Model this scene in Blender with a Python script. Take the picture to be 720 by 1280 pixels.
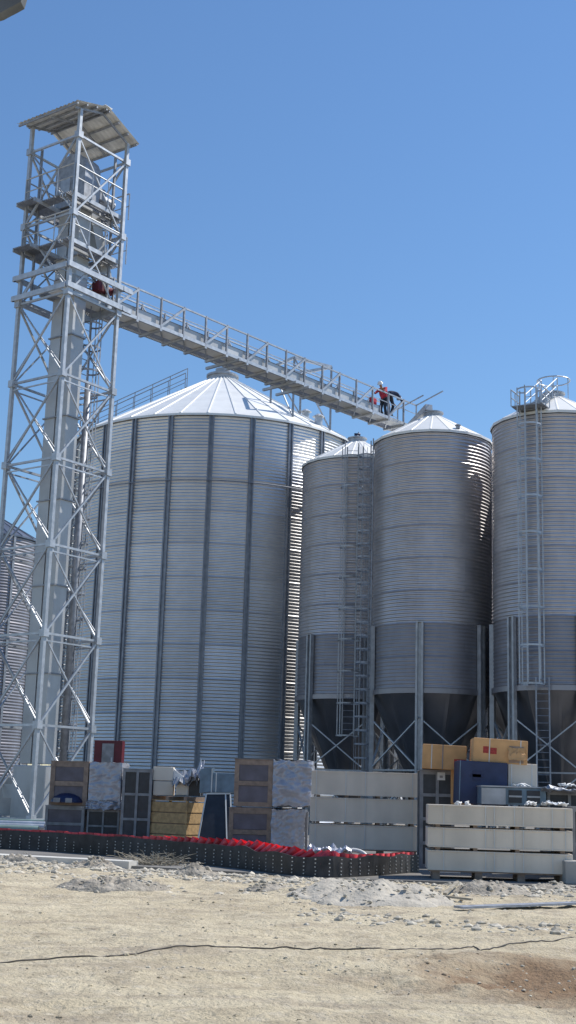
import bpy, math, random
from mathutils import Vector, Matrix, noise
random.seed(7)
S = bpy.context.scene
for o in list(bpy.data.objects): bpy.data.objects.remove(o)
COL = S.collection
PI = math.pi

# ------------------------------------------------------------------ camera
F, TH, RO = 1600.0, math.atan(350/1600), .03
cam = bpy.data.cameras.new('camera'); co = bpy.data.objects.new('camera', cam); COL.objects.link(co)
cam.sensor_fit = 'VERTICAL'; cam.sensor_height = 24; cam.lens = 30; cam.clip_end = 6000; cam.clip_start = .05
_u0 = Vector((0, -math.sin(TH), math.cos(TH))); _x0 = Vector((1, 0, 0))
_r = _x0*math.cos(RO) + _u0*math.sin(RO); _u = -_x0*math.sin(RO) + _u0*math.cos(RO); _b = _r.cross(_u)
co.matrix_world = Matrix(((_r.x, _u.x, _b.x, 0), (_r.y, _u.y, _b.y, 0), (_r.z, _u.z, _b.z, 1.6), (0, 0, 0, 1)))
S.camera = co

# ------------------------------------------------------------------ light
SUN_AZ, SUN_EL = math.atan2(.906, .423), math.radians(52)
w = bpy.data.worlds.new('World'); S.world = w; w.use_nodes = True
nt = w.node_tree; bg = nt.nodes['Background']
sky = nt.nodes.new('ShaderNodeTexSky'); sky.sky_type = 'NISHITA'; sky.sun_disc = False
sky.sun_elevation = SUN_EL; sky.sun_rotation = SUN_AZ; sky.air_density = 1.4; sky.dust_density = 0; sky.ozone_density = 10
nt.links.new(sky.outputs[0], bg.inputs[0]); bg.inputs[1].default_value = .13
sl = bpy.data.lights.new('sun', 'SUN'); sl.energy = 5.0; sl.angle = math.radians(.5); sl.color = (1, .95, .87)
so = bpy.data.objects.new('sun', sl); COL.objects.link(so)
sd = Vector((math.sin(SUN_AZ)*math.cos(SUN_EL), math.cos(SUN_AZ)*math.cos(SUN_EL), math.sin(SUN_EL)))
so.rotation_euler = sd.to_track_quat('Z', 'Y').to_euler()
S.view_settings.view_transform = 'Standard'; S.view_settings.look = 'None'
S.view_settings.exposure = 0; S.view_settings.gamma = 1; S.view_settings.use_curve_mapping = False
S.render.engine = 'CYCLES'

# ------------------------------------------------------------------ measuring helpers (photo measurements -> metres)
def ray(px, py):
    u = (px-360)/F; v = (640-py)/F
    a = u*math.cos(RO)-v*math.sin(RO); b = u*math.sin(RO)+v*math.cos(RO)
    return Vector((a, math.cos(TH)-b*math.sin(TH), math.sin(TH)+b*math.cos(TH)))
def at(px, py, Y):
    d = ray(px, py); return Vector((0, 0, 1.6)) + d*(Y/d.y)
def onz(px, py, z):
    d = ray(px, py); return Vector((0, 0, 1.6)) + d*((z-1.6)/d.z)

# ------------------------------------------------------------------ materials
def mat(name, col=(.5, .5, .5), rough=.6, metal=0., var=.12, nscale=3., bump=0., bscale=20., rand=0., col2=None, stain=0., obj_coords=True, spec=.5, bdist=.02, streak=False):
    m = bpy.data.materials.new(name); m.use_nodes = True
    t = m.node_tree; n = t.nodes; L = t.links; p = n['Principled BSDF']
    p.inputs['Roughness'].default_value = rough; p.inputs['Metallic'].default_value = metal
    p.inputs['Specular IOR Level'].default_value = spec
    tc = n.new('ShaderNodeTexCoord'); src = tc.outputs['Object']
    def nz(sc, det=6, dist=0.):
        a = n.new('ShaderNodeTexNoise'); a.inputs['Scale'].default_value = sc; a.inputs['Detail'].default_value = det
        a.inputs['Distortion'].default_value = dist; L.new(src, a.inputs['Vector']); return a
    a = nz(nscale)
    r = n.new('ShaderNodeMapRange'); r.inputs[1].default_value = .3; r.inputs[2].default_value = .7
    r.inputs[3].default_value = 0; r.inputs[4].default_value = 1; L.new(a.outputs[0], r.inputs[0])
    c2 = col2 or tuple(c*(1-2*var) for c in col)
    mx = n.new('ShaderNodeMix'); mx.data_type = 'RGBA'; mx.inputs[6].default_value = (*c2, 1)
    mx.inputs[7].default_value = (*(min(1, c*(1+var)) if col2 is None else c for c in col), 1)
    L.new(r.outputs[0], mx.inputs[0]); out = mx.outputs[2]
    if stain:
        s = nz(nscale*.37, 8, .6)
        if streak:
            mp = n.new('ShaderNodeMapping'); mp.inputs['Scale'].default_value = (1.6, 1.6, .12); L.new(src, mp.inputs[0]); L.new(mp.outputs[0], s.inputs['Vector'])
        q = n.new('ShaderNodeMapRange'); q.inputs[1].default_value = .52; q.inputs[2].default_value = .72; q.inputs[4].default_value = stain; L.new(s.outputs[0], q.inputs[0])
        m2 = n.new('ShaderNodeMix'); m2.data_type = 'RGBA'; L.new(q.outputs[0], m2.inputs[0]); L.new(out, m2.inputs[6])
        m2.inputs[7].default_value = (*(c*.45 for c in col), 1); out = m2.outputs[2]
    if rand:
        oi = n.new('ShaderNodeObjectInfo'); q = n.new('ShaderNodeMapRange'); q.inputs[3].default_value = 1-rand; q.inputs[4].default_value = 1+rand
        L.new(oi.outputs['Random'], q.inputs[0])
        hs = n.new('ShaderNodeHueSaturation'); L.new(q.outputs[0], hs.inputs['Value']); L.new(out, hs.inputs['Color']); out = hs.outputs[0]
    L.new(out, p.inputs['Base Color'])
    if metal > .2:
        q = n.new('ShaderNodeMapRange'); q.inputs[3].default_value = rough-.08; q.inputs[4].default_value = rough+.1
        L.new(a.outputs[0], q.inputs[0]); L.new(q.outputs[0], p.inputs['Roughness'])
    if bump:
        b = n.new('ShaderNodeBump'); b.inputs['Strength'].default_value = bump; b.inputs['Distance'].default_value = bdist
        k = nz(bscale, 8); L.new(k.outputs[0], b.inputs['Height']); L.new(b.outputs[0], p.inputs['Normal'])
    return m
M = {}
M['galv'] = mat('galvanised_sheet', (.66, .655, .655), .42, .85, .05, 1.2, rand=.10, stain=.22, streak=True)
M['galv2'] = mat('dull_galvanised_sheet', (.58, .56, .57), .40, .85, .06, 1.2, rand=.05, stain=.3, streak=True)
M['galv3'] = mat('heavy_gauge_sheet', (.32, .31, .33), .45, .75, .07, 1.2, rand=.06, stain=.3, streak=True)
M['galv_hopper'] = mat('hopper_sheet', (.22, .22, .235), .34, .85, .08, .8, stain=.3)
M['roof'] = mat('roof_sheet', (.80, .80, .78), .5, .15, .04, 1.5, rand=.05)
M['stiff'] = mat('stiffener_steel', (.25, .27, .31), .5, .5, .12, 4, rand=.1, stain=.3)
M['leg'] = mat('galvanised_column', (.42, .43, .45), .5, .6, .12, 4, rand=.12, stain=.3)
M['tube'] = mat('galvanised_tube', (.48, .51, .55), .48, .55, .10, 5, rand=.12, stain=.25)
M['tube_dk'] = mat('weathered_steel', (.34, .36, .40), .55, .5, .15, 6, rand=.1, stain=.3)
M['case'] = mat('casing_sheet', (.50, .51, .52), .5, .5, .08, 1.1, rand=.08, stain=.35, streak=True)
M['box'] = mat('painted_grey_panel', (.69, .61, .51), .6, .0, .10, .9, rand=.07, streak=True, stain=.5, bump=.1)
M['strap'] = mat('strap', (.62, .62, .6), .4, 0, .05)
M['dark'] = mat('dark_panel', (.035, .037, .045), .45, 0, .2, 5, rand=.3)
M['frame'] = mat('grey_frame', (.26, .26, .27), .6, .1, .15, 5)
M['wood'] = mat('crate_wood', (.52, .34, .16), .8, 0, .16, 9, rand=.18, stain=.2, bump=.2)
M['palewood'] = mat('weathered_wood', (.30, .22, .17), .8, 0, .15, 8, rand=.12, stain=.3)
M['purple'] = mat('plum_grey_panel', (.10, .09, .12), .35, .0, .2, 3, rand=.15)
M['film'] = mat('plastic_film', (.40, .41, .46), .30, .2, .10, 1.5, bump=.5, bscale=8, bdist=.05)
M['card'] = mat('cardboard', (.60, .34, .15), .85, 0, .08, 4, rand=.1, stain=.25)
M['blue'] = mat('blue_carton', (.028, .042, .10), .6, 0, .12, 4)
M['navy'] = mat('navy_print', (.012, .02, .07), .5)
M['redprint'] = mat('red_print', (.42, .04, .03), .6, 0, .25, 40)
M['white'] = mat('white_scrap', (.75, .75, .74), .6)
M['bluesheet'] = mat('blue_grey_sheet', (.16, .23, .30), .4, .3, .2, 3)
M['rubber'] = mat('black_rubber', (.035, .033, .034), .6, 0, .3, 5, stain=.0)
M['red'] = mat('red_plastic', (.75, .07, .09), .5, 0, .2, 9, rand=.45)
M['redpaint'] = mat('red_paint', (.11, .008, .018), .5, 0, .12, 6)
M['bolt'] = mat('bolt_heads', (.55, .55, .55), .4, .4)
M['conc'] = mat('concrete', (.40, .385, .36), .9, 0, .12, 1.2, stain=.35, bump=.3, bscale=30)
M['slab'] = mat('concrete_slab', (.20, .19, .175), .9, 0, .18, .5, stain=.4, bump=.3, bscale=12)
M['rock'] = mat('pale_stone', (.54, .49, .40), .95, 0, .3, 6, bump=.4, bscale=12)
M['rubble'] = mat('dusty_rubble', (.37, .33, .27), .95, 0, .22, 6, bump=.8, bscale=18, bdist=.05)
M['straw'] = mat('dry_stalks', (.36, .32, .25), .9, 0, .2, 6)
M['cable'] = mat('black_cable', (.07, .06, .05), .6)
M['skin'] = mat('skin', (.30, .17, .11), .6)
M['redcloth'] = mat('red_cloth', (.50, .04, .07), .85, 0, .15, 12)
M['navycloth'] = mat('navy_cloth', (.03, .045, .10), .85, 0, .2, 12)
M['darkcloth'] = mat('dark_trousers', (.03, .04, .06), .85, 0, .2, 12)
M['helmet'] = mat('white_hard_hat', (.75, .76, .78), .35)
M['brush'] = mat('corner_cloth', (.13, .14, .15), .9, 0, .2, 6)
M['greenpipe'] = mat('green_grey_pipe', (.22, .30, .27), .5, .1)
M['shed'] = mat('added_shed_sheet', (.10, .11, .13), .6, .3, .1, 1, stain=.3)
# earth: sandy with damp / reddish patches
def film():
    m = M['film']; n = m.node_tree.nodes; L = m.node_tree.links; b = [x for x in n if x.type == 'BUMP'][0]
    k = n.new('ShaderNodeTexNoise'); k.noise_type = 'RIDGED_MULTIFRACTAL'; k.inputs['Scale'].default_value = 1.1; k.inputs['Detail'].default_value = 5; k.inputs['Distortion'].default_value = .8
    tc = [x for x in n if x.type == 'TEX_COORD'][0]; mp = n.new('ShaderNodeMapping'); mp.inputs['Scale'].default_value = (1, 1, 2.2); mp.inputs['Rotation'].default_value = (.3, .4, 0)
    L.new(tc.outputs['Object'], mp.inputs[0]); L.new(mp.outputs[0], k.inputs[0]); L.new(k.outputs[0], b.inputs['Height']); b.inputs['Distance'].default_value = .035
    p = n['Principled BSDF']; old = p.inputs['Base Color'].links[0].from_socket; x = n.new('ShaderNodeMix'); x.data_type = 'RGBA'; q = n.new('ShaderNodeMapRange'); q.inputs[1].default_value = .85; q.inputs[2].default_value = 1.35; q.inputs[4].default_value = .85
    k2 = n.new('ShaderNodeTexNoise'); k2.noise_type = 'RIDGED_MULTIFRACTAL'; k2.inputs['Scale'].default_value = 2.6; k2.inputs['Detail'].default_value = 3; L.new(mp.outputs[0], k2.inputs[0]); L.new(k2.outputs[0], q.inputs[0]); L.new(q.outputs[0], x.inputs[0]); L.new(old, x.inputs[6]); x.inputs[7].default_value = (.09, .10, .13, 1); L.new(x.outputs[2], p.inputs['Base Color'])
def earth():
    m = bpy.data.materials.new('sandy_earth'); m.use_nodes = True; t = m.node_tree; n = t.nodes; L = t.links; p = n['Principled BSDF']
    p.inputs['Roughness'].default_value = .95; p.inputs['Specular IOR Level'].default_value = .15
    tc = n.new('ShaderNodeTexCoord')
    def nz(sc, det=8, off=0.):
        mp = n.new('ShaderNodeMapping'); mp.inputs['Location'].default_value = (off, off, 0); L.new(tc.outputs['Object'], mp.inputs[0])
        a = n.new('ShaderNodeTexNoise'); a.inputs['Scale'].default_value = sc; a.inputs['Detail'].default_value = det; a.inputs['Roughness'].default_value = .62
        L.new(mp.outputs[0], a.inputs[0]); return a.outputs[0]
    def rng(s, a, b, c=0., d=1.):
        q = n.new('ShaderNodeMapRange'); q.inputs[1].default_value = a; q.inputs[2].default_value = b; q.inputs[3].default_value = c; q.inputs[4].default_value = d; L.new(s, q.inputs[0]); return q.outputs[0]
    def mix(f, a, b):
        x = n.new('ShaderNodeMix'); x.data_type = 'RGBA'; L.new(f, x.inputs[0])
        for i, c in ((6, a), (7, b)):
            if isinstance(c, tuple): x.inputs[i].default_value = (*c, 1)
            else: L.new(c, x.inputs[i])
        return x.outputs[2]
    c = mix(rng(nz(.45), .35, .65), (.53, .45, .31), (.62, .54, .385))
    c = mix(rng(nz(1.7, 8, 4), .48, .68, 0, .8), c, (.33, .275, .20))
    mpx = n.new('ShaderNodeMapping'); mpx.inputs['Scale'].default_value = (.35, 1.8, 1); L.new(tc.outputs['Object'], mpx.inputs[0]); sn = n.new('ShaderNodeTexNoise'); sn.inputs['Scale'].default_value = 1.3; sn.inputs['Detail'].default_value = 7; L.new(mpx.outputs[0], sn.inputs[0])
    c = mix(rng(sn.outputs[0], .5, .66, 0, .65), c, (.36, .30, .225))
    c = mix(rng(nz(7, 8, 9), .52, .7, 0, .55), c, (.60, .54, .44))
    c = mix(rng(nz(30, 4, 2), .58, .70, 0, .7), c, (.24, .20, .15))
    c = mix(rng(nz(3.2, 9, 12), .56, .66, 0, .55), c, (.30, .25, .175))
    # reddish dug patch on the right
    sx = n.new('ShaderNodeSeparateXYZ'); L.new(tc.outputs['Object'], sx.inputs[0])
    v = n.new('ShaderNodeVectorMath'); v.operation = 'DISTANCE'; L.new(tc.outputs['Object'], v.inputs[0]); v.inputs[1].default_value = (2.75, 12.2, 0)
    mu = n.new('ShaderNodeMath'); mu.operation = 'MULTIPLY_ADD'; L.new(nz(1.3, 6, 7), mu.inputs[0]); mu.inputs[1].default_value = 2.4; L.new(v.outputs['Value'], mu.inputs[2])
    c = mix(rng(mu.outputs[0], 3.3, 1.9, 0, .9), c, (.23, .145, .085))
    L.new(c, p.inputs['Base Color'])
    b = n.new('ShaderNodeBump'); b.inputs['Strength'].default_value = 1; b.inputs['Distance'].default_value = .055; L.new(nz(14, 10, 3), b.inputs['Height']); L.new(b.outputs[0], p.inputs['Normal'])
    return m
M['earth'] = earth(); film()

# ------------------------------------------------------------------ object helpers
def tag(o, label=None, cat=None, group=None, kind=None):
    if label: o['label'] = label
    if cat: o['category'] = cat
    if group: o['group'] = group
    if kind: o['kind'] = kind
    return o
def empty(name, loc=(0, 0, 0), label=None, cat=None, group=None):
    o = bpy.data.objects.new(name, None); COL.objects.link(o); o.location = loc; o.empty_display_size = .3
    return tag(o, label, cat, group)
def wloc(o):
    v = Vector((0, 0, 0))
    while o: v += o.location; o = o.parent
    return v
class MB:
    def __init__(s): s.v = []; s.f = []
    def add(s, vs, fs):
        k = len(s.v); s.v += [tuple(v) for v in vs]; s.f += [tuple(i+k for i in f) for f in fs]; return s
    def hexa(s, P):   # 8 corners: bottom 4, top 4
        return s.add(P, [(3, 2, 1, 0), (4, 5, 6, 7), (0, 1, 5, 4), (1, 2, 6, 5), (2, 3, 7, 6), (3, 0, 4, 7)])
    def box(s, c, d, ax=(1, 0, 0), ay=(0, 1, 0), az=(0, 0, 1)):
        c = Vector(c); X = Vector(ax)*d[0]/2; Y = Vector(ay)*d[1]/2; Z = Vector(az)*d[2]/2
        return s.hexa([c-X-Y-Z, c+X-Y-Z, c+X+Y-Z, c-X+Y-Z, c-X-Y+Z, c+X-Y+Z, c+X+Y+Z, c-X+Y+Z])
    def beam(s, a, b, w, h=None, up=(0, 0, 1)):
        a = Vector(a); b = Vector(b); d = (b-a); l = d.length; d.normalize(); up = Vector(up)
        if abs(d.dot(up)) > .98: up = Vector((1, 0, 0))
        x = d.cross(up).normalized(); y = x.cross(d)
        return s.box((a+b)/2, (w, h or w, l), x, y, d)
    def tube(s, pts, r, n=8, close=True):
        pts = [Vector(p) for p in pts]; rings = []; up = None
        for i, p in enumerate(pts):
            d = (pts[min(i+1, len(pts)-1)]-pts[max(i-1, 0)]).normalized()
            q = up if up and abs(d.dot(up)) < .9 else (Vector((0, 0, 1)) if abs(d.z) < .9 else Vector((1, 0, 0)))
            x = d.cross(q).normalized(); y = x.cross(d); up = q
            rr = r[i] if isinstance(r, (list, tuple)) else r
            rings.append([p+x*rr*math.cos(2*PI*k/n)+y*rr*math.sin(2*PI*k/n) for k in range(n)])
        k0 = len(s.v); m = len(rings)
        s.v += [tuple(v) for R in rings for v in R]
        for i in range(m-1):
            for k in range(n):
                s.f.append((k0+i*n+k, k0+i*n+(k+1) % n, k0+(i+1)*n+(k+1) % n, k0+(i+1)*n+k))
        if close: s.f.append(tuple(k0+k for k in reversed(range(n)))); s.f.append(tuple(k0+(m-1)*n+k for k in range(n)))
        return s
    def lathe(s, prof, n=24, c=(0, 0, 0), a0=0, a1=2*PI):
        full = abs(a1-a0-2*PI) < 1e-6; m = n if full else n+1; k0 = len(s.v)
        for r, z in prof:
            for k in range(m):
                a = a0+(a1-a0)*k/n; s.v.append((c[0]+r*math.cos(a), c[1]+r*math.sin(a), c[2]+z))
        for i in range(len(prof)-1):
            for k in range(n):
                k2 = (k+1) % m; s.f.append((k0+i*m+k, k0+i*m+k2, k0+(i+1)*m+k2, k0+(i+1)*m+k))
        return s
    def mesh(s, name, m, smooth=False, off=None):
        me = bpy.data.meshes.new(name)
        vs = s.v if off is None else [(v[0]-off[0], v[1]-off[1], v[2]-off[2]) for v in s.v]
        me.from_pydata(vs, [], s.f); me.materials.append(m); me.update()
        if smooth: me.polygons.foreach_set('use_smooth', [True]*len(me.polygons))
        return me
    def build(s, name, m, parent=None, smooth=False, loc=None, bevel=0):
        """vertices are in world metres; the origin goes to loc (or the parent's)"""
        off = Vector(loc) if loc is not None else (wloc(parent) if parent else Vector((0, 0, 0)))
        o = bpy.data.objects.new(name, s.mesh(name, m, smooth, off)); COL.objects.link(o)
        if parent: o.parent = parent; o.location = off-wloc(parent)
        else: o.location = off
        if bevel:
            b = o.modifiers.new('bevel', 'BEVEL'); b.width = bevel; b.segments = 2; b.limit_method = 'ANGLE'
        return o
def inst(name, me, parent, loc=(0, 0, 0), rz=0):
    o = bpy.data.objects.new(name, me); COL.objects.link(o); o.parent = parent; o.location = loc; o.rotation_euler = (0, 0, rz); return o

# ------------------------------------------------------------------ ground, slab
SZ = .08
EDGE = [(-60, 47), (-9, 28.9), (-5.6, 27.3), (-2.8, 26.3), (-.1, 25.2), (.3, 24.5), (1.6, 24.3), (2.6, 24.4), (5.2, 24.2), (9, 23.6), (60, 15)]
def edge_y(x):
    for (a, b), (c, d) in zip(EDGE, EDGE[1:]):
        if a <= x <= c: return b+(d-b)*(x-a)/(c-a)
    return 30
def gz(x, y):
    if abs(x) > 40 or y > 45 or y < -20: return 0
    p = Vector((x, y, 0))
    z = .07*noise.noise(p*.55) + .035*noise.noise(p*1.6+Vector((9, 3, 0))) + .02*noise.noise(p*4.5) + .014*noise.noise(p*10) + .010*abs(noise.noise(p*19))
    d = math.hypot((x-2.75)/1.5, (y-12.3)/1.1)           # dug patch on the right
    if d < 1.4: z += (-.10*max(0, 1-d) + .05*math.exp(-((d-1)/.2)**2)) * (1+.8*noise.noise(p*3)) + .03*noise.noise(p*7)
    for ty in (9.6, 10.3, 12.6):                          # faint wheel ruts
        t = (y-ty-.05*x-.1*noise.noise(Vector((x*.7, ty, 0))))/.13
        if abs(t) < 3: z -= .035*math.exp(-t*t)*(noise.noise(Vector((x*.5, ty*3, 1)))+.5)
    e = edge_y(x)-y
    if e < 4.5: z += .05*max(0, min(1, (4.5-e)/2))*max(0, min(1, (e+.2)/.7))
    k = max(0, min(1, (e+.6)/.9))
    return z*k - .03*(1-k)
xs = [-3000, -800, -250, -90, -45, -30, -20, -15, -12]+[i*.075-9 for i in range(241)]+[12, 15, 20, 30, 45, 90, 250, 800, 3000]
ys = [-200, -40, -10, 0, 3, 5]; y = 6.
while y < 30: ys.append(y); y += .06+.0035*(y-6)
ys += [31, 33, 36, 40, 50, 70, 110, 200, 500, 1500, 5000]
g = MB(); nx = len(xs)
g.v = [(x, y, gz(x, y)) for y in ys for x in xs]
g.f = [(j*nx+i, j*nx+i+1, (j+1)*nx+i+1, (j+1)*nx+i) for j in range(len(ys)-1) for i in range(nx-1)]
tag(g.build('ground', M['earth'], smooth=True), kind='structure')
sb = MB(); n = len(EDGE)
top = [(x, y, SZ) for x, y in EDGE]+[(200, 200, SZ), (-200, 200, SZ)]
bot = [(x, y, -.2) for x, y, _ in top]; m_ = len(top)
sb.add(top+bot, [tuple(range(m_))]+[(i, (i+1) % m_, (i+1) % m_+m_, i+m_)[::-1] for i in range(m_)])
tag(sb.build('concrete_apron', M['slab']), kind='structure')
# pale kerb strip along the left front edge of the apron
kb = MB()
for (a, b) in (((-9, 28.87), (-5.6, 27.27)), ((-5.6, 27.27), (-2.9, 26.3))):
    a = Vector((*a, 0)); b = Vector((*b, 0)); d = (b-a).normalized(); nrm = Vector((-d.y, d.x, 0))
    kb.box((a+b)/2+nrm*.12+Vector((0, 0, .06)), ((b-a).length-.01, .42, .22), d, nrm)
tag(kb.build('kerb', mat('pale_concrete', (.62, .60, .55), .9, 0, .08, 3, bump=.2)), kind='structure')

# ------------------------------------------------------------------ corrugated sheet
def corr(R, da, h, nseg, ncorr, amp, per=6):
    b = MB(); rows = ncorr*per; 
    for j in range(rows+1):
        z = h*j/rows; r = R+amp*math.cos(2*PI*j/per)+(.008*(1-j/4) if j < 4 else 0)
        for i in range(nseg+1):
            a = -da/2+da*i/nseg; b.v.append((r*math.cos(a), r*math.sin(a), z))
    k = nseg+1
    b.f = [(j*k+i, j*k+i+1, (j+1)*k+i+1, (j+1)*k+i) for j in range(rows) for i in range(nseg)]
    return b
def roof_panel(r0, r1, z0, z1, da, rib=.05):
    """one tapering roof sheet between two raised ribs, local to the silo axis"""
    b = MB(); P = []
    for r, z in ((r1, z1), (r0, z0)):
        hw = min(.03, r*math.tan(da/2)*.4)/r
        for a, dz in ((-da/2, rib), (-da/2+hw, rib), (-da/2+hw*1.6, 0), (da/2-hw*1.6, 0), (da/2-hw, rib), (da/2, rib)):
            P.append((r*math.cos(a), r*math.sin(a), z+dz))
    # turned-down eave lip
    for q in P[6:12]: P.append((q[0]*1.001, q[1]*1.001, z0-.12))
    b.add(P, [(i, i+6, i+7, i+1) for i in range(5)]+[(i+6, i+12, i+13, i+7) for i in range(5)])
    return b
FRONT = -PI/2

def ladder(parent, c, out, z0, z1, cage0=None, cage1=None, hoop=1.55, wid=.5, rad=.42, mt='tube', step=.3, straps=5):
    """c: point on the wall side, out: outward unit vector; built in world metres"""
    out = Vector((out[0], out[1], 0)).normalized(); side = Vector((-out.y, out.x, 0)); c = Vector((c[0], c[1], 0)); Z = Vector((0, 0, 1))
    p = c+out*.2
    for s in (-1, 1):
        MB().beam(p+side*s*wid/2+Z*z0, p+side*s*wid/2+Z*z1, .05, .06).build('ladder_rail', M[mt], parent)
    r = MB(); z = z0+.2
    while z < z1-.1: r.tube([p-side*wid/2+Z*z, p+side*wid/2+Z*z], .016, 5); z += step
    r.build('ladder_rungs', M[mt], parent)['kind'] = 'stuff'
    if cage0 is None: return
    angs = [PI*k/12*1.24-.12*PI for k in range(13)]; ce = p+out*.28
    def hp(a): return ce+side*math.cos(a)*rad+out*math.sin(a)*rad
    z = cage0; hs = []
    while z <= cage1+.01: hs.append(z); z += hoop
    for z in hs:
        b = MB(); pts = [p+side*wid/2]+[hp(a) for a in angs]+[p-side*wid/2]
        for q, q2 in zip(pts, pts[1:]): b.beam(q+Z*z, q2+Z*z, .012, .07)
        b.build('cage_hoop', M[mt], parent)
    for k in range(straps):
        a = angs[0]+(angs[-1]-angs[0])*k/(straps-1); q = hp(a)
        MB().beam(q+Z*cage0, q+Z*cage1, .05, .012, out).build('cage_strap', M[mt], parent)

# ------------------------------------------------------------------ hopper silos
CR, CE, CJ, CL = 2.80, 18.25, 6.2, 9.25
NS, NC = 8, 8
CH = (CE-CJ)/NC
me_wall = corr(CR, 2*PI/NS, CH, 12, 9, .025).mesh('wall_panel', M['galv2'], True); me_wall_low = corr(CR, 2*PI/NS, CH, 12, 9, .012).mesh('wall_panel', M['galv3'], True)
me_roof = roof_panel(CR+.1, .42, CE, CE+1.42, 2*PI/20, .018).mesh('roof_panel', M['roof'])
_h = MB(); HP_ = []
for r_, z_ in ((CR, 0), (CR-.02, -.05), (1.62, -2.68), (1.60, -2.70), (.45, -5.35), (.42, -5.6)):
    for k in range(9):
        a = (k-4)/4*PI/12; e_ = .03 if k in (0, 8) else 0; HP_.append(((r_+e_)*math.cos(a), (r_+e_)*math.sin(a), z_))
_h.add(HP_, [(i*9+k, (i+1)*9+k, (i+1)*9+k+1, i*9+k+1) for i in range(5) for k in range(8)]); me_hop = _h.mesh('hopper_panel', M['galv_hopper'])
for p_ in me_hop.polygons: p_.use_smooth = 1 <= p_.index % 8 <= 6
_h = MB(); _h.lathe([(CR-.02, -.12), (CR+.10, -.12), (CR+.10, .10), (CR-.02, .10)], 64); me_ring = _h.mesh('ring_beam', M['galv3'])
_h = MB(); _h.lathe([(.46, 0), (.46, .16), (.52, .18), (.52, .24), (.0, .33)], 24); me_cap = _h.mesh('roof_cap', M['leg'], False)
_h = MB(); _h.lathe([(.25, 0), (.25, .6), (.32, .62), (.32, .7), (.1, .7)], 16); me_gate = _h.mesh('outlet', M['tube_dk'])
_h = MB()   # a column: two flanges and a web, local x = outwards
for s in (-1, 1): _h.box((0, s*.13, (CL-SZ)/2), (.20, .09, CL-SZ))
_h.box((-.04, 0, (CL-SZ)/2), (.03, .20, CL-SZ)); _h.box((0, 0, .02), (.45, .5, .04)); _h.box((0, 0, CL-SZ-.012), (.2, .34, .02))
me_leg = _h.mesh('leg', M['leg'])
_h = MB(); _h.tube([(0, 0, 0), (0, 0, .14)], .10, 10); _h.lathe([(.14, .14), (.14, .18), (0, .24)], 10); me_vent = _h.mesh('roof_vent', M['tube_dk'])
_h = MB(); _h.box((0, 0, .14), (.34, .30, .28)); me_hatch = _h.mesh('roof_hatch', M['leg'])
def hopper_silo(c, a0, label, seam=0., detail=True):
    t = empty('hopper_silo', (c[0], c[1], SZ), label, 'silo', 'hopper silos on steel legs')
    for k in range(NC):
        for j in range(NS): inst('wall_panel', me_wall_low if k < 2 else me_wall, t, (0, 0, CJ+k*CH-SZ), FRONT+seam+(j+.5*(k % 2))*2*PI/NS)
    for j in range(20): inst('roof_panel', me_roof, t, (0, 0, -SZ), FRONT+j*2*PI/20)
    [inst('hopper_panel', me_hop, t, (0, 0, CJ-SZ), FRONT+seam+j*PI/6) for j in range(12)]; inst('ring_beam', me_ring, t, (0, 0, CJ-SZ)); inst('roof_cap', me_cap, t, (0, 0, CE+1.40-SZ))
    inst('outlet', me_gate, t, (0, 0, .05))
    rl = CR+.13
    P = []
    for k in range(6):
        a = FRONT+a0+k*PI/3
        inst('leg', me_leg, t, (rl*math.cos(a), rl*math.sin(a), 0), a); P.append(Vector((c[0]+rl*math.cos(a), c[1]+rl*math.sin(a), 0)))
    for k in range(6):
        p, q = P[k], P[(k+1) % 6]; Z = Vector((0, 0, 1)); mid = ((p+q)/2-Vector((c[0], c[1], 0))).normalized()*.03
        for za, zb in ((5.0, 2.7), (2.7, .35)):
            MB().beam(p+Z*za-mid, q+Z*zb-mid, .09, .05).build('brace', M['tube'], t)
            MB().beam(p+Z*zb+mid, q+Z*za+mid, .09, .05).build('brace', M['tube'], t)
        MB().beam(p+Z*2.7, q+Z*2.7, .07, .07).build('tie_beam', M['leg'], t)
    if detail:
        sl_ = 1.42/(CR+.1-.42)
        for aa, rr, me in ((.35, 2.6, me_vent),):
            a = FRONT+aa; inst(me.name, me, t, (rr*math.cos(a), rr*math.sin(a), CE-SZ+(CR+.1-rr)*sl_), a)
    return t
C2 = Vector((3.53, 65.0)); C3 = Vector((6.93, 60.0)); C4 = Vector((12.08, 56.4))
s2 = hopper_silo(C2, math.radians(-50), 'left and lowest-looking hopper silo on legs, tucked between the wide silo and its neighbour', .2)
s3 = hopper_silo(C3, math.radians(-17), 'middle hopper silo on legs, where the overhead gangway ends at its roof', .45)
s4 = hopper_silo(C4, math.radians(-53), 'rightmost hopper silo, cut by the photo edge, with a caged ladder down its front', .1)
off = Vector((5.6, 2.6))  # added back row, placed to shade the middle silo and darken beneath the hoppers
for c, lb in ((C3, 'added back-row hopper silo shading the middle silo, hidden behind the gap of the middle and rightmost silos'),
              (C4, 'added back-row hopper silo behind the rightmost silo with the ladder, to darken beneath the hoppers')):
    hopper_silo(c+off, math.radians(-30), lb, .3, False)
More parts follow.
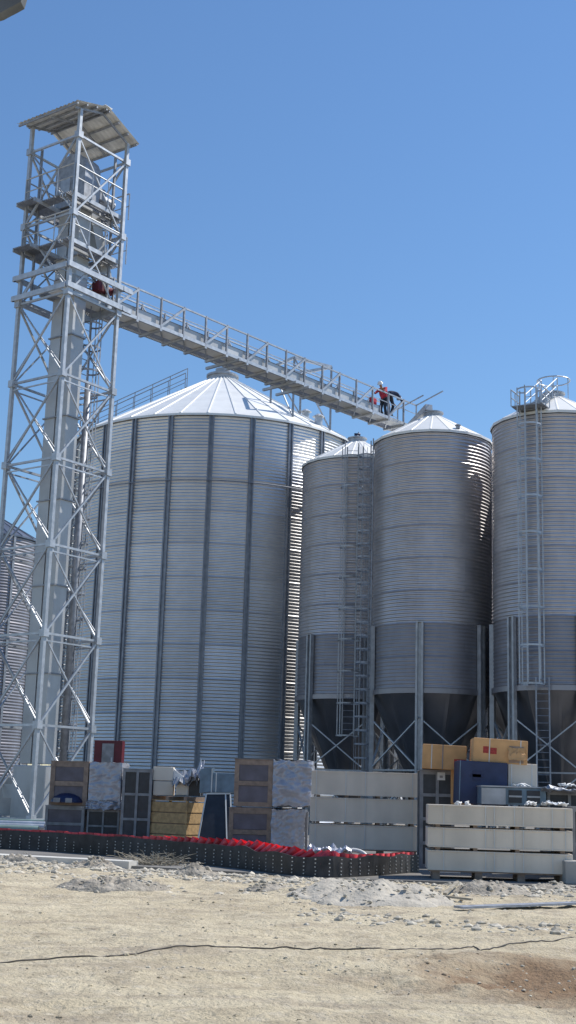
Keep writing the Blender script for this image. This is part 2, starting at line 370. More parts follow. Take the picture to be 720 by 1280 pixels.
# ladders on the cones
def wallpt(c, ang, r=CR+.02):
    a = FRONT+ang; d = Vector((math.cos(a), math.sin(a))); return c+d*r, d
p, d = wallpt(C4, math.radians(-31)); ladder(s4, p, d, 6.4, 19.3, 6.3, 19.2, 1.60, wid=.55, rad=.52, mt='tube')
p2, d2 = wallpt(C4, math.radians(-24), CR+.12); ladder(s4, p2, d2, .3, 6.6, mt='tube_dk', wid=.55)
p, d = wallpt(C2, math.radians(-7)); ladder(s2, p, d, 4.4, 18.6, 4.3, 18.6, 1.52, wid=.55, rad=.55, mt='leg', straps=4)
p, d = wallpt(C3, math.radians(-80)); ladder(s3, p, d, .4, 18.3, 2.6, 18.0, .62, wid=.45, rad=.36, mt='tube_dk', straps=5)
# eave platform and roof stair of the rightmost silo
def rail_run(parent, pts, h, mt, post=1.0, name='handrail'):
    for a, b in zip(pts, pts[1:]):
        a = Vector(a); b = Vector(b); n_ = max(1, round((b-a).length/post)); Z = Vector((0, 0, 1))
        MB().tube([a+Z*h, b+Z*h], .028, 6).tube([a+Z*h*.52, b+Z*h*.52], .02, 6).build(name, M[mt], parent)
        for k in range(n_+1):
            q = a+(b-a)*k/n_; MB().tube([q, q+Z*h], .025, 6).build('rail_post', M[mt], parent)
p, d = wallpt(C4, math.radians(-31)); d3 = Vector((d.x, d.y, 0)); sd3 = Vector((-d3.y, d3.x, 0)); pc = Vector((p.x, p.y, CE+.12))
MB().box(pc+d3*.3, (.9, 1.4, .05), d3, sd3).build('eave_platform', M['tube_dk'], s4)
rail_run(s4, [pc-sd3*.70-d3*.2, pc-sd3*.70+d3*.8], .75, 'tube', .5)
rail_run(s4, [pc+sd3*.70-d3*.2, pc+sd3*.70+d3*.8], .75, 'tube', .5)
tp = Vector((C4.x, C4.y, 0))
for s in (-1, 1):
    a = pc+sd3*s*.38-d3*.1; b = tp+d3*.6+sd3*s*.38+Vector((0, 0, CE+1.42)); rail_run(s4, [a, b], .75, 'tube', .8)
st = MB()
for k in range(10):
    q = (pc-d3*.1).lerp(tp+d3*.6+Vector((0, 0, CE+1.42)), (k+.5)/10); st.box(q+Vector((0, 0, .06)), (.2, .7, .04), d3, sd3)
st.build('roof_steps', M['tube'], s4)['kind'] = 'stuff'
# hoop rail around its cap
hb = MB(); hb.tube([tp+Vector((.75*math.cos(2*PI*k/16), .75*math.sin(2*PI*k/16), CE+2.25)) for k in range(17)], .03, 6); hb.build('cap_rail', M['tube'], s4)
for k in range(6): MB().tube([tp+Vector((.75*math.cos(k*PI/3+.3), .75*math.sin(k*PI/3+.3), CE+1.5)), tp+Vector((.75*math.cos(k*PI/3+.3), .75*math.sin(k*PI/3+.3), CE+2.25))], .02, 5).build('rail_post', M['tube'], s4)

# ------------------------------------------------------------------ wide flat-bottom silo
BC = Vector((-4.2, 74.0)); BR = 8.4; BE = 21.2; BA = 25.75; BN = 24; BK = 12; BH = (BE-SZ)/BK
big = empty('grain_silo', (BC.x, BC.y, SZ), 'wide flat-bottomed corrugated grain silo with bright ribbed cone roof behind the tower', 'silo')
me_b = corr(BR, 2*PI/BN, BH, 8, 10, .018).mesh('wall_panel', M['galv'], True)
for k in range(BK):
    for j in range(BN): inst('wall_panel', me_b, big, (0, 0, k*BH), FRONT+(j+.5)*2*PI/BN)
_h = MB()
for s in (-1, 1): _h.box((.06, s*.10, (BE-SZ)/2), (.12, .075, BE-SZ-.02))
_h.box((.035, 0, (BE-SZ)/2), (.03, .16, BE-SZ-.06)); me_st = _h.mesh('stiffener', M['stiff'])
for j in range(BN):
    a = FRONT+j*2*PI/BN; inst('stiffener', me_st, big, (BR*math.cos(a), BR*math.sin(a), 0), a)
me_br = roof_panel(BR+.15, .85, BE, BA, 2*PI/36, .05).mesh('roof_panel', M['roof'])
for j in range(36): inst('roof_panel', me_br, big, (0, 0, -SZ), FRONT+(j+.35)*2*PI/36)
_h = MB(); _h.lathe([(.9, 0), (.9, .2), (.98, .22), (.98, .34), (.45, .5), (.45, .75), (0, .78)], 28); inst('roof_cap', _h.mesh('roof_cap', M['leg']), big, (0, 0, BA-SZ))
_h = MB(); bc3 = Vector((BC.x, BC.y, 0))
for z_, rr_ in ((17.5, .03),):
    _h.tube([bc3+Vector(((BR+.2)*math.cos(2*PI*k/72), (BR+.2)*math.sin(2*PI*k/72), z_)) for k in range(73)], rr_, 8, False)
_h.build('wind_ring', M['stiff'], big, True)
slp = (BA-BE)/(BR+.15-.85)
def roofpt(ang, r, dz=0): a = FRONT+ang; return Vector((BC.x+r*math.cos(a), BC.y+r*math.sin(a), BE+(BR+.15-r)*slp+dz))
ang = math.radians(-78)
for off_ in (-.45, .45):
    a_ = roofpt(ang, BR-.1); b_ = roofpt(ang, 2.2); sdv = Vector((-math.sin(FRONT+ang), math.cos(FRONT+ang), 0))*off_
    rail_run(big, [a_+sdv, b_+sdv], 1.25, 'tube_dk', 1.1)
st = MB()
for k in range(26):
    q = roofpt(ang, BR-.2-(BR-2.4)*k/25, .08); e = Vector((math.cos(FRONT+ang), math.sin(FRONT+ang), 0)); st.box(q, (.2, .85, .04), e, Vector((-e.y, e.x, 0)))
st.build('roof_steps', M['tube_dk'], big)['kind'] = 'stuff'
p = BC+Vector((math.cos(FRONT+ang), math.sin(FRONT+ang)))*(BR+.05); ladder(big, p, (math.cos(FRONT+ang), math.sin(FRONT+ang)), .3, BE+1.2, 2.5, BE+1, 1.2, mt='tube_dk')
for aa, rr in ((.86, 7.6), (1.35, 5.2)):
    q = roofpt(aa, rr); MB().tube([q-Vector((0, 0, .05)), q+Vector((0, 0, .45))], .22, 12).tube([q+Vector((0, 0, .45)), q+Vector((0, 0, .62))], [.36, .1], 12).build('roof_vent', M['tube'], big)
# small silo far left
fc = at(-34, 800, 96); FR = 4.6
far = empty('grain_silo', (fc.x, fc.y, SZ), 'smaller corrugated silo at the left photo edge, seen through the tower lattice', 'silo')
fe = at(20, 664, 96-FR).z; fk = 9; fh = (fe-SZ)/fk
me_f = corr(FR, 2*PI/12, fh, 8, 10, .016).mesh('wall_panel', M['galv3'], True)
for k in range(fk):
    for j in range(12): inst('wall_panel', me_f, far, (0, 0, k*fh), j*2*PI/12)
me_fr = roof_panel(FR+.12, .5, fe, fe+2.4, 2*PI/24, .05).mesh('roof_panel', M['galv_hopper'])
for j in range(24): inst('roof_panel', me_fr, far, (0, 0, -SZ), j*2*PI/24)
_h = MB(); _h.lathe([(.55, 0), (.55, .3), (0, .45)], 20); inst('roof_cap', _h.mesh('roof_cap', M['leg']), far, (0, 0, fe+2.3-SZ))
for j in range(12):
    a = j*2*PI/12+.26; b = MB().box((0, 0, (fe-SZ)/2), (.1, .18, fe-SZ)); inst('stiffener', b.mesh('stiffener', M['leg']) if j == 0 else sm, far, (FR*math.cos(a)+.03, FR*math.sin(a), 0), a)
    if j == 0: sm = bpy.data.objects[[o.name for o in far.children if o.name.startswith('stiffener')][0]].data

# ------------------------------------------------------------------ lattice tower
TA = math.radians(54); TS = 2.6
U = Vector((math.cos(TA), math.sin(TA), 0)); V = Vector((-math.sin(TA), math.cos(TA), 0)); Z = Vector((0, 0, 1))
T0 = Vector((-8.27, 44.0, 0)); HB = 3.13
def tp_(u, v, z): return T0+U*u+V*v+Z*z
tower = empty('lattice_tower', tp_(TS/2, TS/2, SZ), 'tall galvanised lattice tower with tin roof on top, standing left of the wide silo', 'tower')
corners = [(0, 0), (TS, 0), (TS, TS), (0, TS)]
zt = [.45+HB*k for k in range(9)]
for cu, cv in corners:
    MB().beam(tp_(cu, cv, .4), tp_(cu, cv, 26.55 if cu == 0 else 26.3), .13, .13, U).build('leg', M['tube'], tower)
    MB().box(tp_(cu, cv, .28), (.7, .7, .30), U, V).build('plinth', M['conc'], tower)
rnd = random.Random(3)
for i in range(4):
    (a, b), (c, d) = corners[i], corners[(i+1) % 4]
    for k in range(9):
        MB().beam(tp_(a, b, zt[k]), tp_(c, d, zt[k]), .07, .08).build('girt', M['tube'], tower)
        if k in (2, 3, 4, 5): MB().beam(tp_(a, b, zt[k]-.25), tp_(c, d, zt[k]-.25), .04, .05).build('girt', M['tube'], tower)
        if k < 8:
            m_in = -.03 if i in (0,) else .0
            nrm = (tp_(a, b, 0)-tp_(TS/2, TS/2, 0)+tp_(c, d, 0)-tp_(TS/2, TS/2, 0)).normalized()*.035
            MB().beam(tp_(a, b, zt[k])+nrm, tp_(c, d, zt[k+1])+nrm, .065, .065).build('brace', M['tube'], tower)
            MB().beam(tp_(c, d, zt[k])-nrm, tp_(a, b, zt[k+1])-nrm, .05, .05).build('brace', M['tube'], tower)
    if i in (1, 3):
        for k in range(8):
            MB().beam(tp_(a, b, zt[k]+.22), tp_(c, d, zt[k+1]-.05), .035, .035).build('brace', M['tube_dk'], tower)
            MB().beam(tp_(c, d, zt[k]+.22), tp_(a, b, zt[k+1]-.05), .035, .035).build('brace', M['tube_dk'], tower)
    for k in range(9):
        MB().box(tp_(a, b, zt[k]), (.24, .24, .26), U, V).build('joint_plate', M['tube'], tower)
# heavy channels carrying the gangway
for z_ in (20.25, 19.45):
    for (a, b), (c, d) in (((-.15, 0), (-.15, TS+.25)), ((-.2, -.14), (TS+.6, -.14)), ((TS+.14, -.2), (TS+.14, TS+.2)), ((-.2, TS+.14), (TS+.4, TS+.14))):
        MB().beam(tp_(a, b, z_), tp_(c, d, z_), .09, .20).build('channel', M['tube'], tower)
# platforms of slats with guard rails
for z_ in (21.35, 23.2):
    pl = empty('platform', (0, 0, 0)); pl.parent = tower; pl.location = (0, 0, z_-SZ)
    for cu, cv, du, dv in ((TS*.5, TS-.42, TS+.9, .95), (TS*.5, .3, TS+.2, .5), (TS-.1, TS*.5, .9, TS-.5), (.15, TS*.55, .45, TS-.6)):
        gsl = MB(); nn = int(dv/.09)
        for k in range(nn): gsl.box(tp_(cu, cv-dv/2+.09*(k+.5), z_), (du, .05, .05), U, V)
        gsl.build('grating', M['tube_dk'], pl)['kind'] = 'stuff'
        for sg in (-1, 1): MB().box(tp_(cu, cv+sg*dv/2, z_-.05), (du, .05, .16), U, V).build('edge_beam', M['tube'], pl)
    for (a, b), (c, d) in (((0, 0), (TS, 0)), ((TS+.3, 0), (TS+.3, TS)), ((TS, TS+.1), (0, TS+.1)), ((-.1, TS), (-.1, 0))):
        rail_run(tower, [tp_(a, b, z_), tp_(c, d, z_)], 1.1, 'tube', .9)
# inner uprights of the head frame
for cu, cv in ((.35, TS-.25), (TS-.25, .35), (TS-.3, TS-.3)):
    MB().beam(tp_(cu, cv, 19.5), tp_(cu, cv, 25.7), .08, .08, U).build('upright', M['tube_dk'], tower)
# roof: gable with ridge along V
roof = empty('roof', (0, 0, 0)); roof.parent = tower; roof.location = (0, 0, 26-SZ)
u0, um, u1, v0, v1 = -.5, TS*.45, TS+.35, -.30, TS+.35; ze, zr = 26.50, 27.08
tin = mat('tin_roof', (.80, .80, .78), .55, .25, .10, 3, rand=.12, stain=.35)
def slope_sheets(ua, za, ub, zb):
    nrm = (U*(zb-za)*-1+Z*(ub-ua)).normalized(); nrm = nrm if nrm.z > 0 else -nrm
    nst = 5
    for k in range(nst):
        va = v0+(v1-v0)*k/nst; vb = v0+(v1-v0)*(k+1)/nst; b = MB(); P = []; m_ = 12
        for j in range(m_+1):
            v = va+(vb-va)*j/m_+(.02 if j == m_ else 0); dz = .02*math.cos(2*PI*j/m_*3)
            for uu, zz in ((ua, za), (ub, zb)): P.append(tp_(uu, v, zz)+nrm*(dz+.004*k))
        P += [q-nrm*.006 for q in P]; o_ = 2*(m_+1)
        b.add(P, [(2*j, 2*j+1, 2*j+3, 2*j+2) for j in range(m_)]+[(2*j+o_+2, 2*j+3+o_, 2*j+1+o_, 2*j+o_) for j in range(m_)])
        b.build('roof_sheet', tin, roof, True)
    for k in range(4 if ub > ua+1.6 or ua > ub+1.6 else 3):
        t = (k+.15)/(3.3 if nst else 1); t = min(t, .95); uu = ua+(ub-ua)*t; zz = za+(zb-za)*t
        MB().box(tp_(uu, (v0+v1)/2, zz-.075), (.06, v1-v0-.06, .08), U, V).build('purlin', M['tube_dk'], roof)
slope_sheets(um, zr, u0, ze+.08); slope_sheets(um, zr, u1, ze-.15)
for v in (v0+.3, TS/2, v1-.35):
    MB().beam(tp_(u0+.2, v, ze-.02), tp_(um, v, zr-.17), .06, .08).build('rafter', M['tube_dk'], roof)
    MB().beam(tp_(um, v, zr-.17), tp_(u1-.2, v, ze-.28), .06, .08).build('rafter', M['tube_dk'], roof)
MB().box(tp_(um, (v0+v1)/2, zr+.035), (.4, v1-v0, .012), U, V).build('ridge_cap', tin, roof)

# bucket elevator inside it
ec = (TS/2+.02, TS/2-.02); DU, DV = .62, 1.12
elev = empty('bucket_elevator', tp_(ec[0], ec[1], SZ), 'pale grey sheet-metal bucket elevator running up the middle of the tower', 'elevator')
z = 2.3; k = 0
while z < 23.0:
    z2 = min(z+3.15, 23.2)
    for s in (-1, 1):
        MB().box(tp_(ec[0], ec[1]+s*(DV/4+.02), (z+z2)/2), (DU, DV/2-.02, z2-z-.02), U, V).build('casing', M['case'], elev, bevel=.01)
    MB().box(tp_(ec[0], ec[1], z2), (DU+.12, DV+.14, .05), U, V).build('flange', M['tube_dk'], elev)
    z = z2; k += 1
MB().box(tp_(ec[0], ec[1], 1.2), (DU+.12, DV+.5, 2.1), U, V).build('boot', M['case'], elev, bevel=.03)
MB().box(tp_(ec[0]-.1, ec[1]+.95, 1.35), (.5, .7, .5), U, V, (Z+V*.3).normalized()).build('inlet_hopper', M['case'], elev)
# head with rounded top
hd = MB(); prof = []
hw, zb, zs = .80, 23.3, 24.7
prof = [(-hw, zb), (hw, zb)]+[(hw*math.cos(t*PI/10), zs+hw*.95*math.sin(t*PI/10)) for t in range(11)]
npf = len(prof); P = [tp_(ec[0]-.42, ec[1]+a, b) for a, b in prof]+[tp_(ec[0]+.42, ec[1]+a, b) for a, b in prof]
hd.add(P, [tuple(range(npf)), tuple(reversed(range(npf, 2*npf)))]+[(i, i+npf, (i+1) % npf+npf, (i+1) % npf) for i in range(npf)])
hd.build('head', M['tube_dk'], elev, bevel=.015)
MB().box(tp_(ec[0]-.44, ec[1]+.2, 24.2), (.05, .5, .6), U, V).build('inspection_door', M['tube'], elev)
mt_ = tp_(ec[0]+.95, ec[1]-.5, 23.9)
MB().tube([mt_-U*.3, mt_+U*.45], .21, 14).tube([mt_+U*.45, mt_+U*.52], .17, 14).build('motor', M['tube_dk'], elev)
MB().box(tp_(ec[0]+.62, ec[1]-.5, 24.0), (.35, .5, .5), U, V).build('gearbox', M['tube_dk'], elev, bevel=.03)
# discharge spout from the head to the gangway
MB().beam(tp_(ec[0]+.5, ec[1]-.3, 23.4), tp_(ec[0]+1.35, ec[1]-.5, 20.6), .42, .42).build('spout', M['case'], elev)
# vent pipes beside the casing
for du, dv, r_, z1_ in ((TS-.35, .95, .12, 16.5), (TS-.1, 1.3, .09, 12.0)):
    MB().tube([tp_(du, dv, .3), tp_(du, dv, z1_)], r_, 10).build('down_pipe', M['tube_dk'], elev, True)
lad = empty('access_ladder', tp_(TS-.15, TS-.55, SZ), 'caged steel access ladder climbing inside the lattice tower beside the elevator casing', 'ladder')
lc = tp_(TS-.12, TS-.95, 0); ladder(lad, lc, -V, .3, 23.0, 2.8, 22.8, .95, wid=.45, rad=.38, mt='tube_dk', straps=5)

# ------------------------------------------------------------------ overhead conveyor gangway
G0 = at(140, 389, 46.6); G0.z = 19.62
G1 = at(520, 546, 61.9); G1.z = 19.62
gu = (G1-G0); GL = gu.length; gu.normalize(); gv = Vector((-gu.y, gu.x, 0))   # gv points away from the camera
GW, GH = 1.15, 1.22
gw = empty('conveyor_gangway', G0+gv*GW/2, 'long galvanised truss gangway and covered conveyor from tower to middle silo top', 'conveyor')
def gp(s, v, z): return G0+gu*s+gv*v+Z*z
start = -2.6
for v in (0, GW):
    MB().beam(gp(start, v, 0), gp(GL, v, 0), .08, .14).build('bottom_chord', M['tube'], gw)
    MB().beam(gp(start, v, GH), gp(GL, v, GH), .06, .06).build('top_rail', M['tube'], gw)
    MB().beam(gp(start, v, GH*.62), gp(GL, v, GH*.62), .03, .03).build('mid_rail', M['tube'], gw)
bay = 1.28; nb = int(GL/bay)
for k in range(nb+1):
    s = k*bay
    for v in (0, GW):
        MB().beam(gp(s, v, -.04), gp(s, v, GH+.05), .085, .06, gu).build('post', M['tube_dk'], gw)
    MB().beam(gp(s, -.06, -.11), gp(s, GW+.06, -.11), .12, .10).build('cross_beam', M['tube'], gw)
    if k < nb:
        if k % 2 == 0: e = (gp(s, 0, .05), gp(s+bay, 0, GH-.03))
        else: e = (gp(s, 0, GH-.03), gp(s+bay, 0, .05))
        if k % 2 == 0: MB().beam(*e, .09, .09).build('diagonal', M['tube'], gw)
        e2 = (gp(s, GW, .05 if k % 2 else GH-.03), gp(s+bay, GW, GH-.03 if k % 2 else .05))
        MB().beam(*e2, .05, .05).build('diagonal', M['tube'], gw)
        MB().beam(gp(s+.05, .05, -.08), gp(s+bay-.05, GW-.05, -.08), .05, .03).build('floor_brace', M['tube'], gw)
# covered trough: sections with flanges
k = 0; s = start+.2
while s < GL-3.0:
    s2_ = min(s+2.56, GL-2.9)
    MB().box(gp((s+s2_)/2, .38, .27), (s2_-s-.03, .52, .40), gu, gv).build('trough', M['case'], gw, bevel=.01)
    MB().hexa([gp(s, .10, .48), gp(s2_, .10, .48), gp(s2_, .66, .48), gp(s, .66, .48), gp(s, .36, .57), gp(s2_, .36, .57), gp(s2_, .40, .57), gp(s, .40, .57)]).build('trough_cover', M['tube'], gw)
    MB().box(gp(s2_, .38, .27), (.05, .62, .50), gu, gv).build('flange', M['tube_dk'], gw)
    s = s2_
MB().box(gp(GL-1.5, .38, .04), (2.7, .5, .05), gu, gv).build('end_tray', M['case'], gw)
fl = MB(); s = start
while s < GL: fl.box(gp(s, .9, .0), (.035, .42, .035), gu, gv); s += .09
fl.build('walkway_grating', M['tube_dk'], gw)['kind'] = 'stuff'
MB().box(gp(GL/2+start/2, .38, -.02), (GL-start-.1, .62, .03), gu, gv).build('floor_plate', M['roof'], gw)
# bracing trestles to the silo roof
for s in (6.9, 10.6, 11.5):
    a = gp(s, GW/2, -.15); q = a+gv*1.2+Vector((0, 0, -.6))
    MB().beam(gp(s, -.35, -.2), gp(s, GW+.5, -.2), .11, .11).build('outrigger', M['tube'], gw)
# end frame and spout onto the middle silo cap
e0 = gp(GL, .4, .1); c3 = Vector((C3.x, C3.y, CE+1.75))
MB().beam(e0, c3+Vector((-.2, -.1, .15)), .36, .30).build('spout', M['case'], gw)
for v in (0, GW):
    MB().beam(gp(GL, v, GH), Vector((C3.x, C3.y, 0))+gv*(v-GW/2)+Z*(CE+2.65), .05).build('top_rail', M['tube'], gw)
    MB().beam(gp(GL, v, GH), gp(GL, v, -.1), .07).build('post', M['tube'], gw)
    MB().beam(gp(GL-.2, v, -.1), gp(GL+1.6, v, -.55), .09).build('strut', M['tube'], gw)
# red drive unit at the tower end
dr = empty('drive_motor', gp(-.6, .15, .5), 'red geared drive motor at the tower end of the overhead gangway', 'motor')
b_ = gp(-.75, .0, .62)
MB().box(b_, (.34, .40, .42), gu, gv).build('gearbox', M['redpaint'], dr, bevel=.04)
MB().tube([b_+gu*.12, b_+gu*.62], .17, 14).tube([b_+gu*.62, b_+gu*.68], .13, 14).build('motor_body', M['redpaint'], dr, True)
# roof frames on the wide silo below the gangway
fr = empty('roof_trestle', roofpt(.62, 6.9), 'grey support trestle on the right slope of the wide silo roof under the gangway', 'trestle')
for aa, rr in ((.95, 7.9), (.62, 7.4), (.95, 5.8), (.62, 5.2)):
    q = roofpt(aa, rr); MB().beam(q, Vector((q.x, q.y, 25.3)), .12).build('leg', M['tube_dk'], fr)
for (a1, r1), (a2, r2) in (((.95, 7.9), (.62, 7.4)), ((.95, 5.8), (.62, 5.2)), ((.95, 7.9), (.95, 5.8)), ((.62, 7.4), (.62, 5.2))):
    q = roofpt(a1, r1); q2 = roofpt(a2, r2); q.z = q2.z = 25.3; MB().beam(q, q2, .12, .16).build('top_beam', M['tube'], fr)
    q.z = roofpt(a1, r1).z; MB().beam(q, q2, .06).build('brace', M['tube_dk'], fr)

# ------------------------------------------------------------------ goods stacked on the apron
class Fr:
    """a local frame on the apron: x along the front face, y away from the camera"""
    def __init__(s, x0, x1, Y, yaw=0., z=SZ, py=1050):
        a = at(x0, py, Y); b = at(x1, py, Y); s.w = (b.x-a.x)
        s.X = Vector((math.cos(yaw), math.sin(yaw), 0)); s.Y = Vector((-s.X.y, s.X.x, 0)); s.o = Vector((a.x, Y, z))
        s.z = z; s.Y0 = Y
    def p(s, x, y, z): return s.o+s.X*x+s.Y*y+Z*z
    def h(s, px, py): return at(px, py, s.Y0).z-s.z
    def box(s, mb, x0, x1, y0, y1, z0, z1):
        return mb.box(s.p((x0+x1)/2, (y0+y1)/2, (z0+z1)/2), (x1-x0, y1-y0, z1-z0), s.X, s.Y)
def fbox(f, name, m, parent, x0, x1, y0, y1, z0, z1, bevel=0, smooth=False):
    b = MB(); f.box(b, x0, x1, y0, y1, z0, z1); return b.build(name, M[m] if isinstance(m, str) else m, parent, smooth, bevel=bevel)

# two stacks of long grey boxes
def long_boxes(px0, px1, Y, yaw, ytop, ybot, nbx, dep, labels, group, strapx):
    f = Fr(px0, px1, Y, yaw, py=ytop); H = f.h((px0+px1)/2, ytop); zb = f.h((px0+px1)/2, ybot); gap = .055
    hh = (H-zb-(nbx-1)*gap)/nbx
    pal = empty('pallet', f.p(f.w/2, dep/2, 0), *labels[-1])
    for k in range(4):
        x = f.w*(.06+.88*k/3); fbox(f, 'bearer', 'palewood', pal, x-.07, x+.07, .05, dep-.05, .0, zb-.025)
    fbox(f, 'board', 'palewood', pal, .02, f.w-.02, .02, .14, zb-.025, zb-.004); fbox(f, 'board', 'palewood', pal, .02, f.w-.02, dep-.2, dep-.08, zb-.025, zb-.004)
    for k in range(nbx):
        z0 = zb+k*(hh+gap); e = empty('steel_box', f.p(f.w/2, dep/2, z0), *labels[k], group); jx = rnd.uniform(-.012, .012); jy = rnd.uniform(-.012, .012)
        # front face made of sheets with folded seams
        fbox(f, 'body', 'box', e, jx, f.w+jx, jy, dep+jy, z0, z0+hh, bevel=.012)
        for q in (.0, 1):
            fbox(f, 'edge_fold', 'box', e, jx+.01, f.w+jx-.01, jy-.012, jy-.001, z0+q*(hh-.03)+.002, z0+q*(hh-.03)+.028)
        for x in strapx:
            fbox(f, 'strap', 'strap', e, x*f.w-.009, x*f.w+.009, jy-.016, jy-.013, z0+.004, z0+hh-.004)
        if k < nbx-1:
            for x in (.07, .33, .62, .93): fbox(f, 'spacer', 'palewood', e, x*f.w-.04, x*f.w+.04, .03, dep-.03, z0+hh+.002, z0+hh+gap-.002)
    return f, H
fR, HR = long_boxes(535, 713, 25.1, math.radians(-4), 1008, 1090, 3, 1.0,
    [('lowest long grey steel box of the right-hand stack nearest the camera', 'box'), ('middle long grey steel box of the right-hand stack nearest the camera', 'box'),
     ('top long grey steel box of the right-hand stack, carrying white scraps', 'box'), ('low wooden pallet under the right-hand stack of grey boxes', 'pallet')], 'long grey boxes stacked on the apron', (.11, .4, .46, .6, .66, .86, .95))
fM, HM = long_boxes(389, 525, 30.0, math.radians(-2), 965, 1062, 3, 1.0,
    [('lowest long grey steel box of the taller middle stack behind the belt', 'box'), ('second long grey steel box of the taller middle stack behind the belt', 'box'),
     ('top long grey steel box of the taller middle stack, below the silo legs', 'box'), ('wooden pallet under the middle stack of grey boxes', 'pallet')], 'long grey boxes stacked on the apron', (.05, .32, .5, .93))

# crumpled film sheet: a wavy shell over a box face
def film_cover(f, parent, x0, x1, y0, y1, z0, z1, amp=.04, seed=0, name='plastic_wrap'):
    b = MB(); nx_, nz_ = 56, 44; P = []
    def w_(x, z): return amp*(noise.noise(Vector((x*2.6, z*2.2, seed)))*1.2+.5*noise.noise(Vector((x*7, z*5, seed+3)))+.55*abs(noise.noise(Vector((x*4+z*5, z*9-x*3, seed+8))))**.6) 
    for j in range(nz_+1):
        z = z0+(z1-z0)*j/nz_
        for i in range(nx_+1):
            t = i/nx_; 
            if t < .12: q = (x0, y1+(y0-y1)*t/.12, z); 
            elif t > .88: q = (x1, y0+(y1-y0)*(t-.88)/.12, z)
            else: q = (x0+(x1-x0)*(t-.12)/.76, y0, z)
            P.append(f.p(q[0]+(w_(q[1]*3, z) if t < .12 or t > .88 else 0), q[1]-abs(w_(q[0], z))-.01, z+(.5*w_(q[0]*2, z) if j in (0, nz_) else 0)))
    k = nx_+1
    b.add(P, [(j*k+i, j*k+i+1, (j+1)*k+i+1, (j+1)*k+i) for j in range(nz_) for i in range(nx_)])
    # top
    T = []
    for j in range(9):
        for i in range(13):
            x = x0+(x1-x0)*i/12; y = y0+(y1-y0)*j/8; T.append(f.p(x, y, z1+.5*abs(w_(x*2, y*2))))
    b.add(T, [(j*13+i, j*13+i+1, (j+1)*13+i+1, (j+1)*13+i) for j in range(8) for i in range(12)])
    return b.build(name, M['film'], parent, True)
def cell_crate(f, label, x0, x1, y0, y1, z0, z1, nc, nr, fm='frame', pm='dark', fw=.06, cat='crate', name='panel_crate', group=None, film=None, panel='panel', loc=None):
    e = empty(name, f.p((x0+x1)/2, (y0+y1)/2, z0), label, cat, group)
    fbox(f, 'body', pm, e, x0+.02, x1-.02, y0+.05, y1-.02, z0+.02, z1-.02)
    cw = (x1-x0)/nc; ch = (z1-z0)/nr
    for i in range(nc+1):
        x = x0+cw*i; x = min(max(x, x0+fw/2), x1-fw/2); fbox(f, 'upright', fm, e, x-fw/2, x+fw/2, y0, y0+.05, z0, z1)
    for j in range(nr+1):
        zz = min(max(z0+ch*j, z0+fw/2), z1-fw/2)
        for i in range(nc):
            fbox(f, 'rail', fm, e, x0+cw*i+fw*.52, x0+cw*(i+1)-fw*.52, y0+.004, y0+.048, zz-fw/2, zz+fw/2)
    for j in range(nr):
        for i in range(nc):
            fbox(f, panel, pm, e, x0+cw*i+fw*.6, x0+cw*(i+1)-fw*.6, y0+.028, y0+.046, z0+ch*j+fw*.6, z0+ch*(j+1)-fw*.6)
    for x in (x0, x1):
        s = 1 if x == x0 else -1
        for yy in (y0+.08, y1-.06): fbox(f, 'upright', fm, e, x-.005 if s > 0 else x-.045, x+.045 if s > 0 else x+.005, yy, yy+.06, z0, z1)
    fbox(f, 'lid', fm, e, x0-.01, x1+.01, y0-.005, y1, z1+.002, z1+.03)
    return e
# stack A: px 62-151
f = Fr(61, 151, 37.0, math.radians(-3), py=1000); w_a = f.w; xm = f.w*.52; H = f.h(100, 953); hm = H*.45
e = cell_crate(f, 'lower plum-grey panelled crate at the foot of the leftmost wrapped stack', -.08, xm-.02, 0, 1.0, .0, hm-.04, 1, 2, 'frame', 'purple', .08)
e = cell_crate(f, 'upper open-framed crate with wooden slats on the leftmost wrapped stack', 0, xm+.02, 0, 1.0, hm, H, 1, 2, 'palewood', 'purple', .13)
dm = MB(); dm.lathe([(.001, .22), (.18, .20), (.36, .12), (.46, 0), (.46, -.04)], 20, f.p(xm*.48, .06, hm+.12)); dm.build('round_cover', M['navy'], e, True)
for k in (.3, .62): fbox(f, 'label_plate', 'frame', e, xm*k-.09, xm*k+.09, -.44, -.42, hm+.08, hm+.2)
e = cell_crate(f, 'small dark crate with two panels under the shiny wrapped load at left', xm+.06, w_a, 0, .9, 0, hm-.10, 2, 2, 'frame', 'dark', .05)
e = empty('wrapped_load', f.p(w_a*.77, .5, hm), 'silver plastic-wrapped load on the leftmost stack, beside the slatted crate', 'wrapped load')
fbox(f, 'carton', 'frame', e, xm+.07, w_a-.02, .04, .95, hm-.06, H-.02); film_cover(f, e, xm+.05, w_a+.01, 0, 1., hm+.1, H+.01, .05, 1)
film_cover(f, e, xm+.03, w_a+.03, -.06, .3, hm-.09, hm+.12, .16, 5, 'film_fold')
# steel-framed black crate
f = Fr(152, 189, 36.2, math.radians(-3), py=1000); H = f.h(170, 962)
cell_crate(f, 'tall narrow black-panelled crate in grey frame left of the wooden crate', 0, f.w, 0, .9, 0, H, 2, 3, 'frame', 'dark', .07)
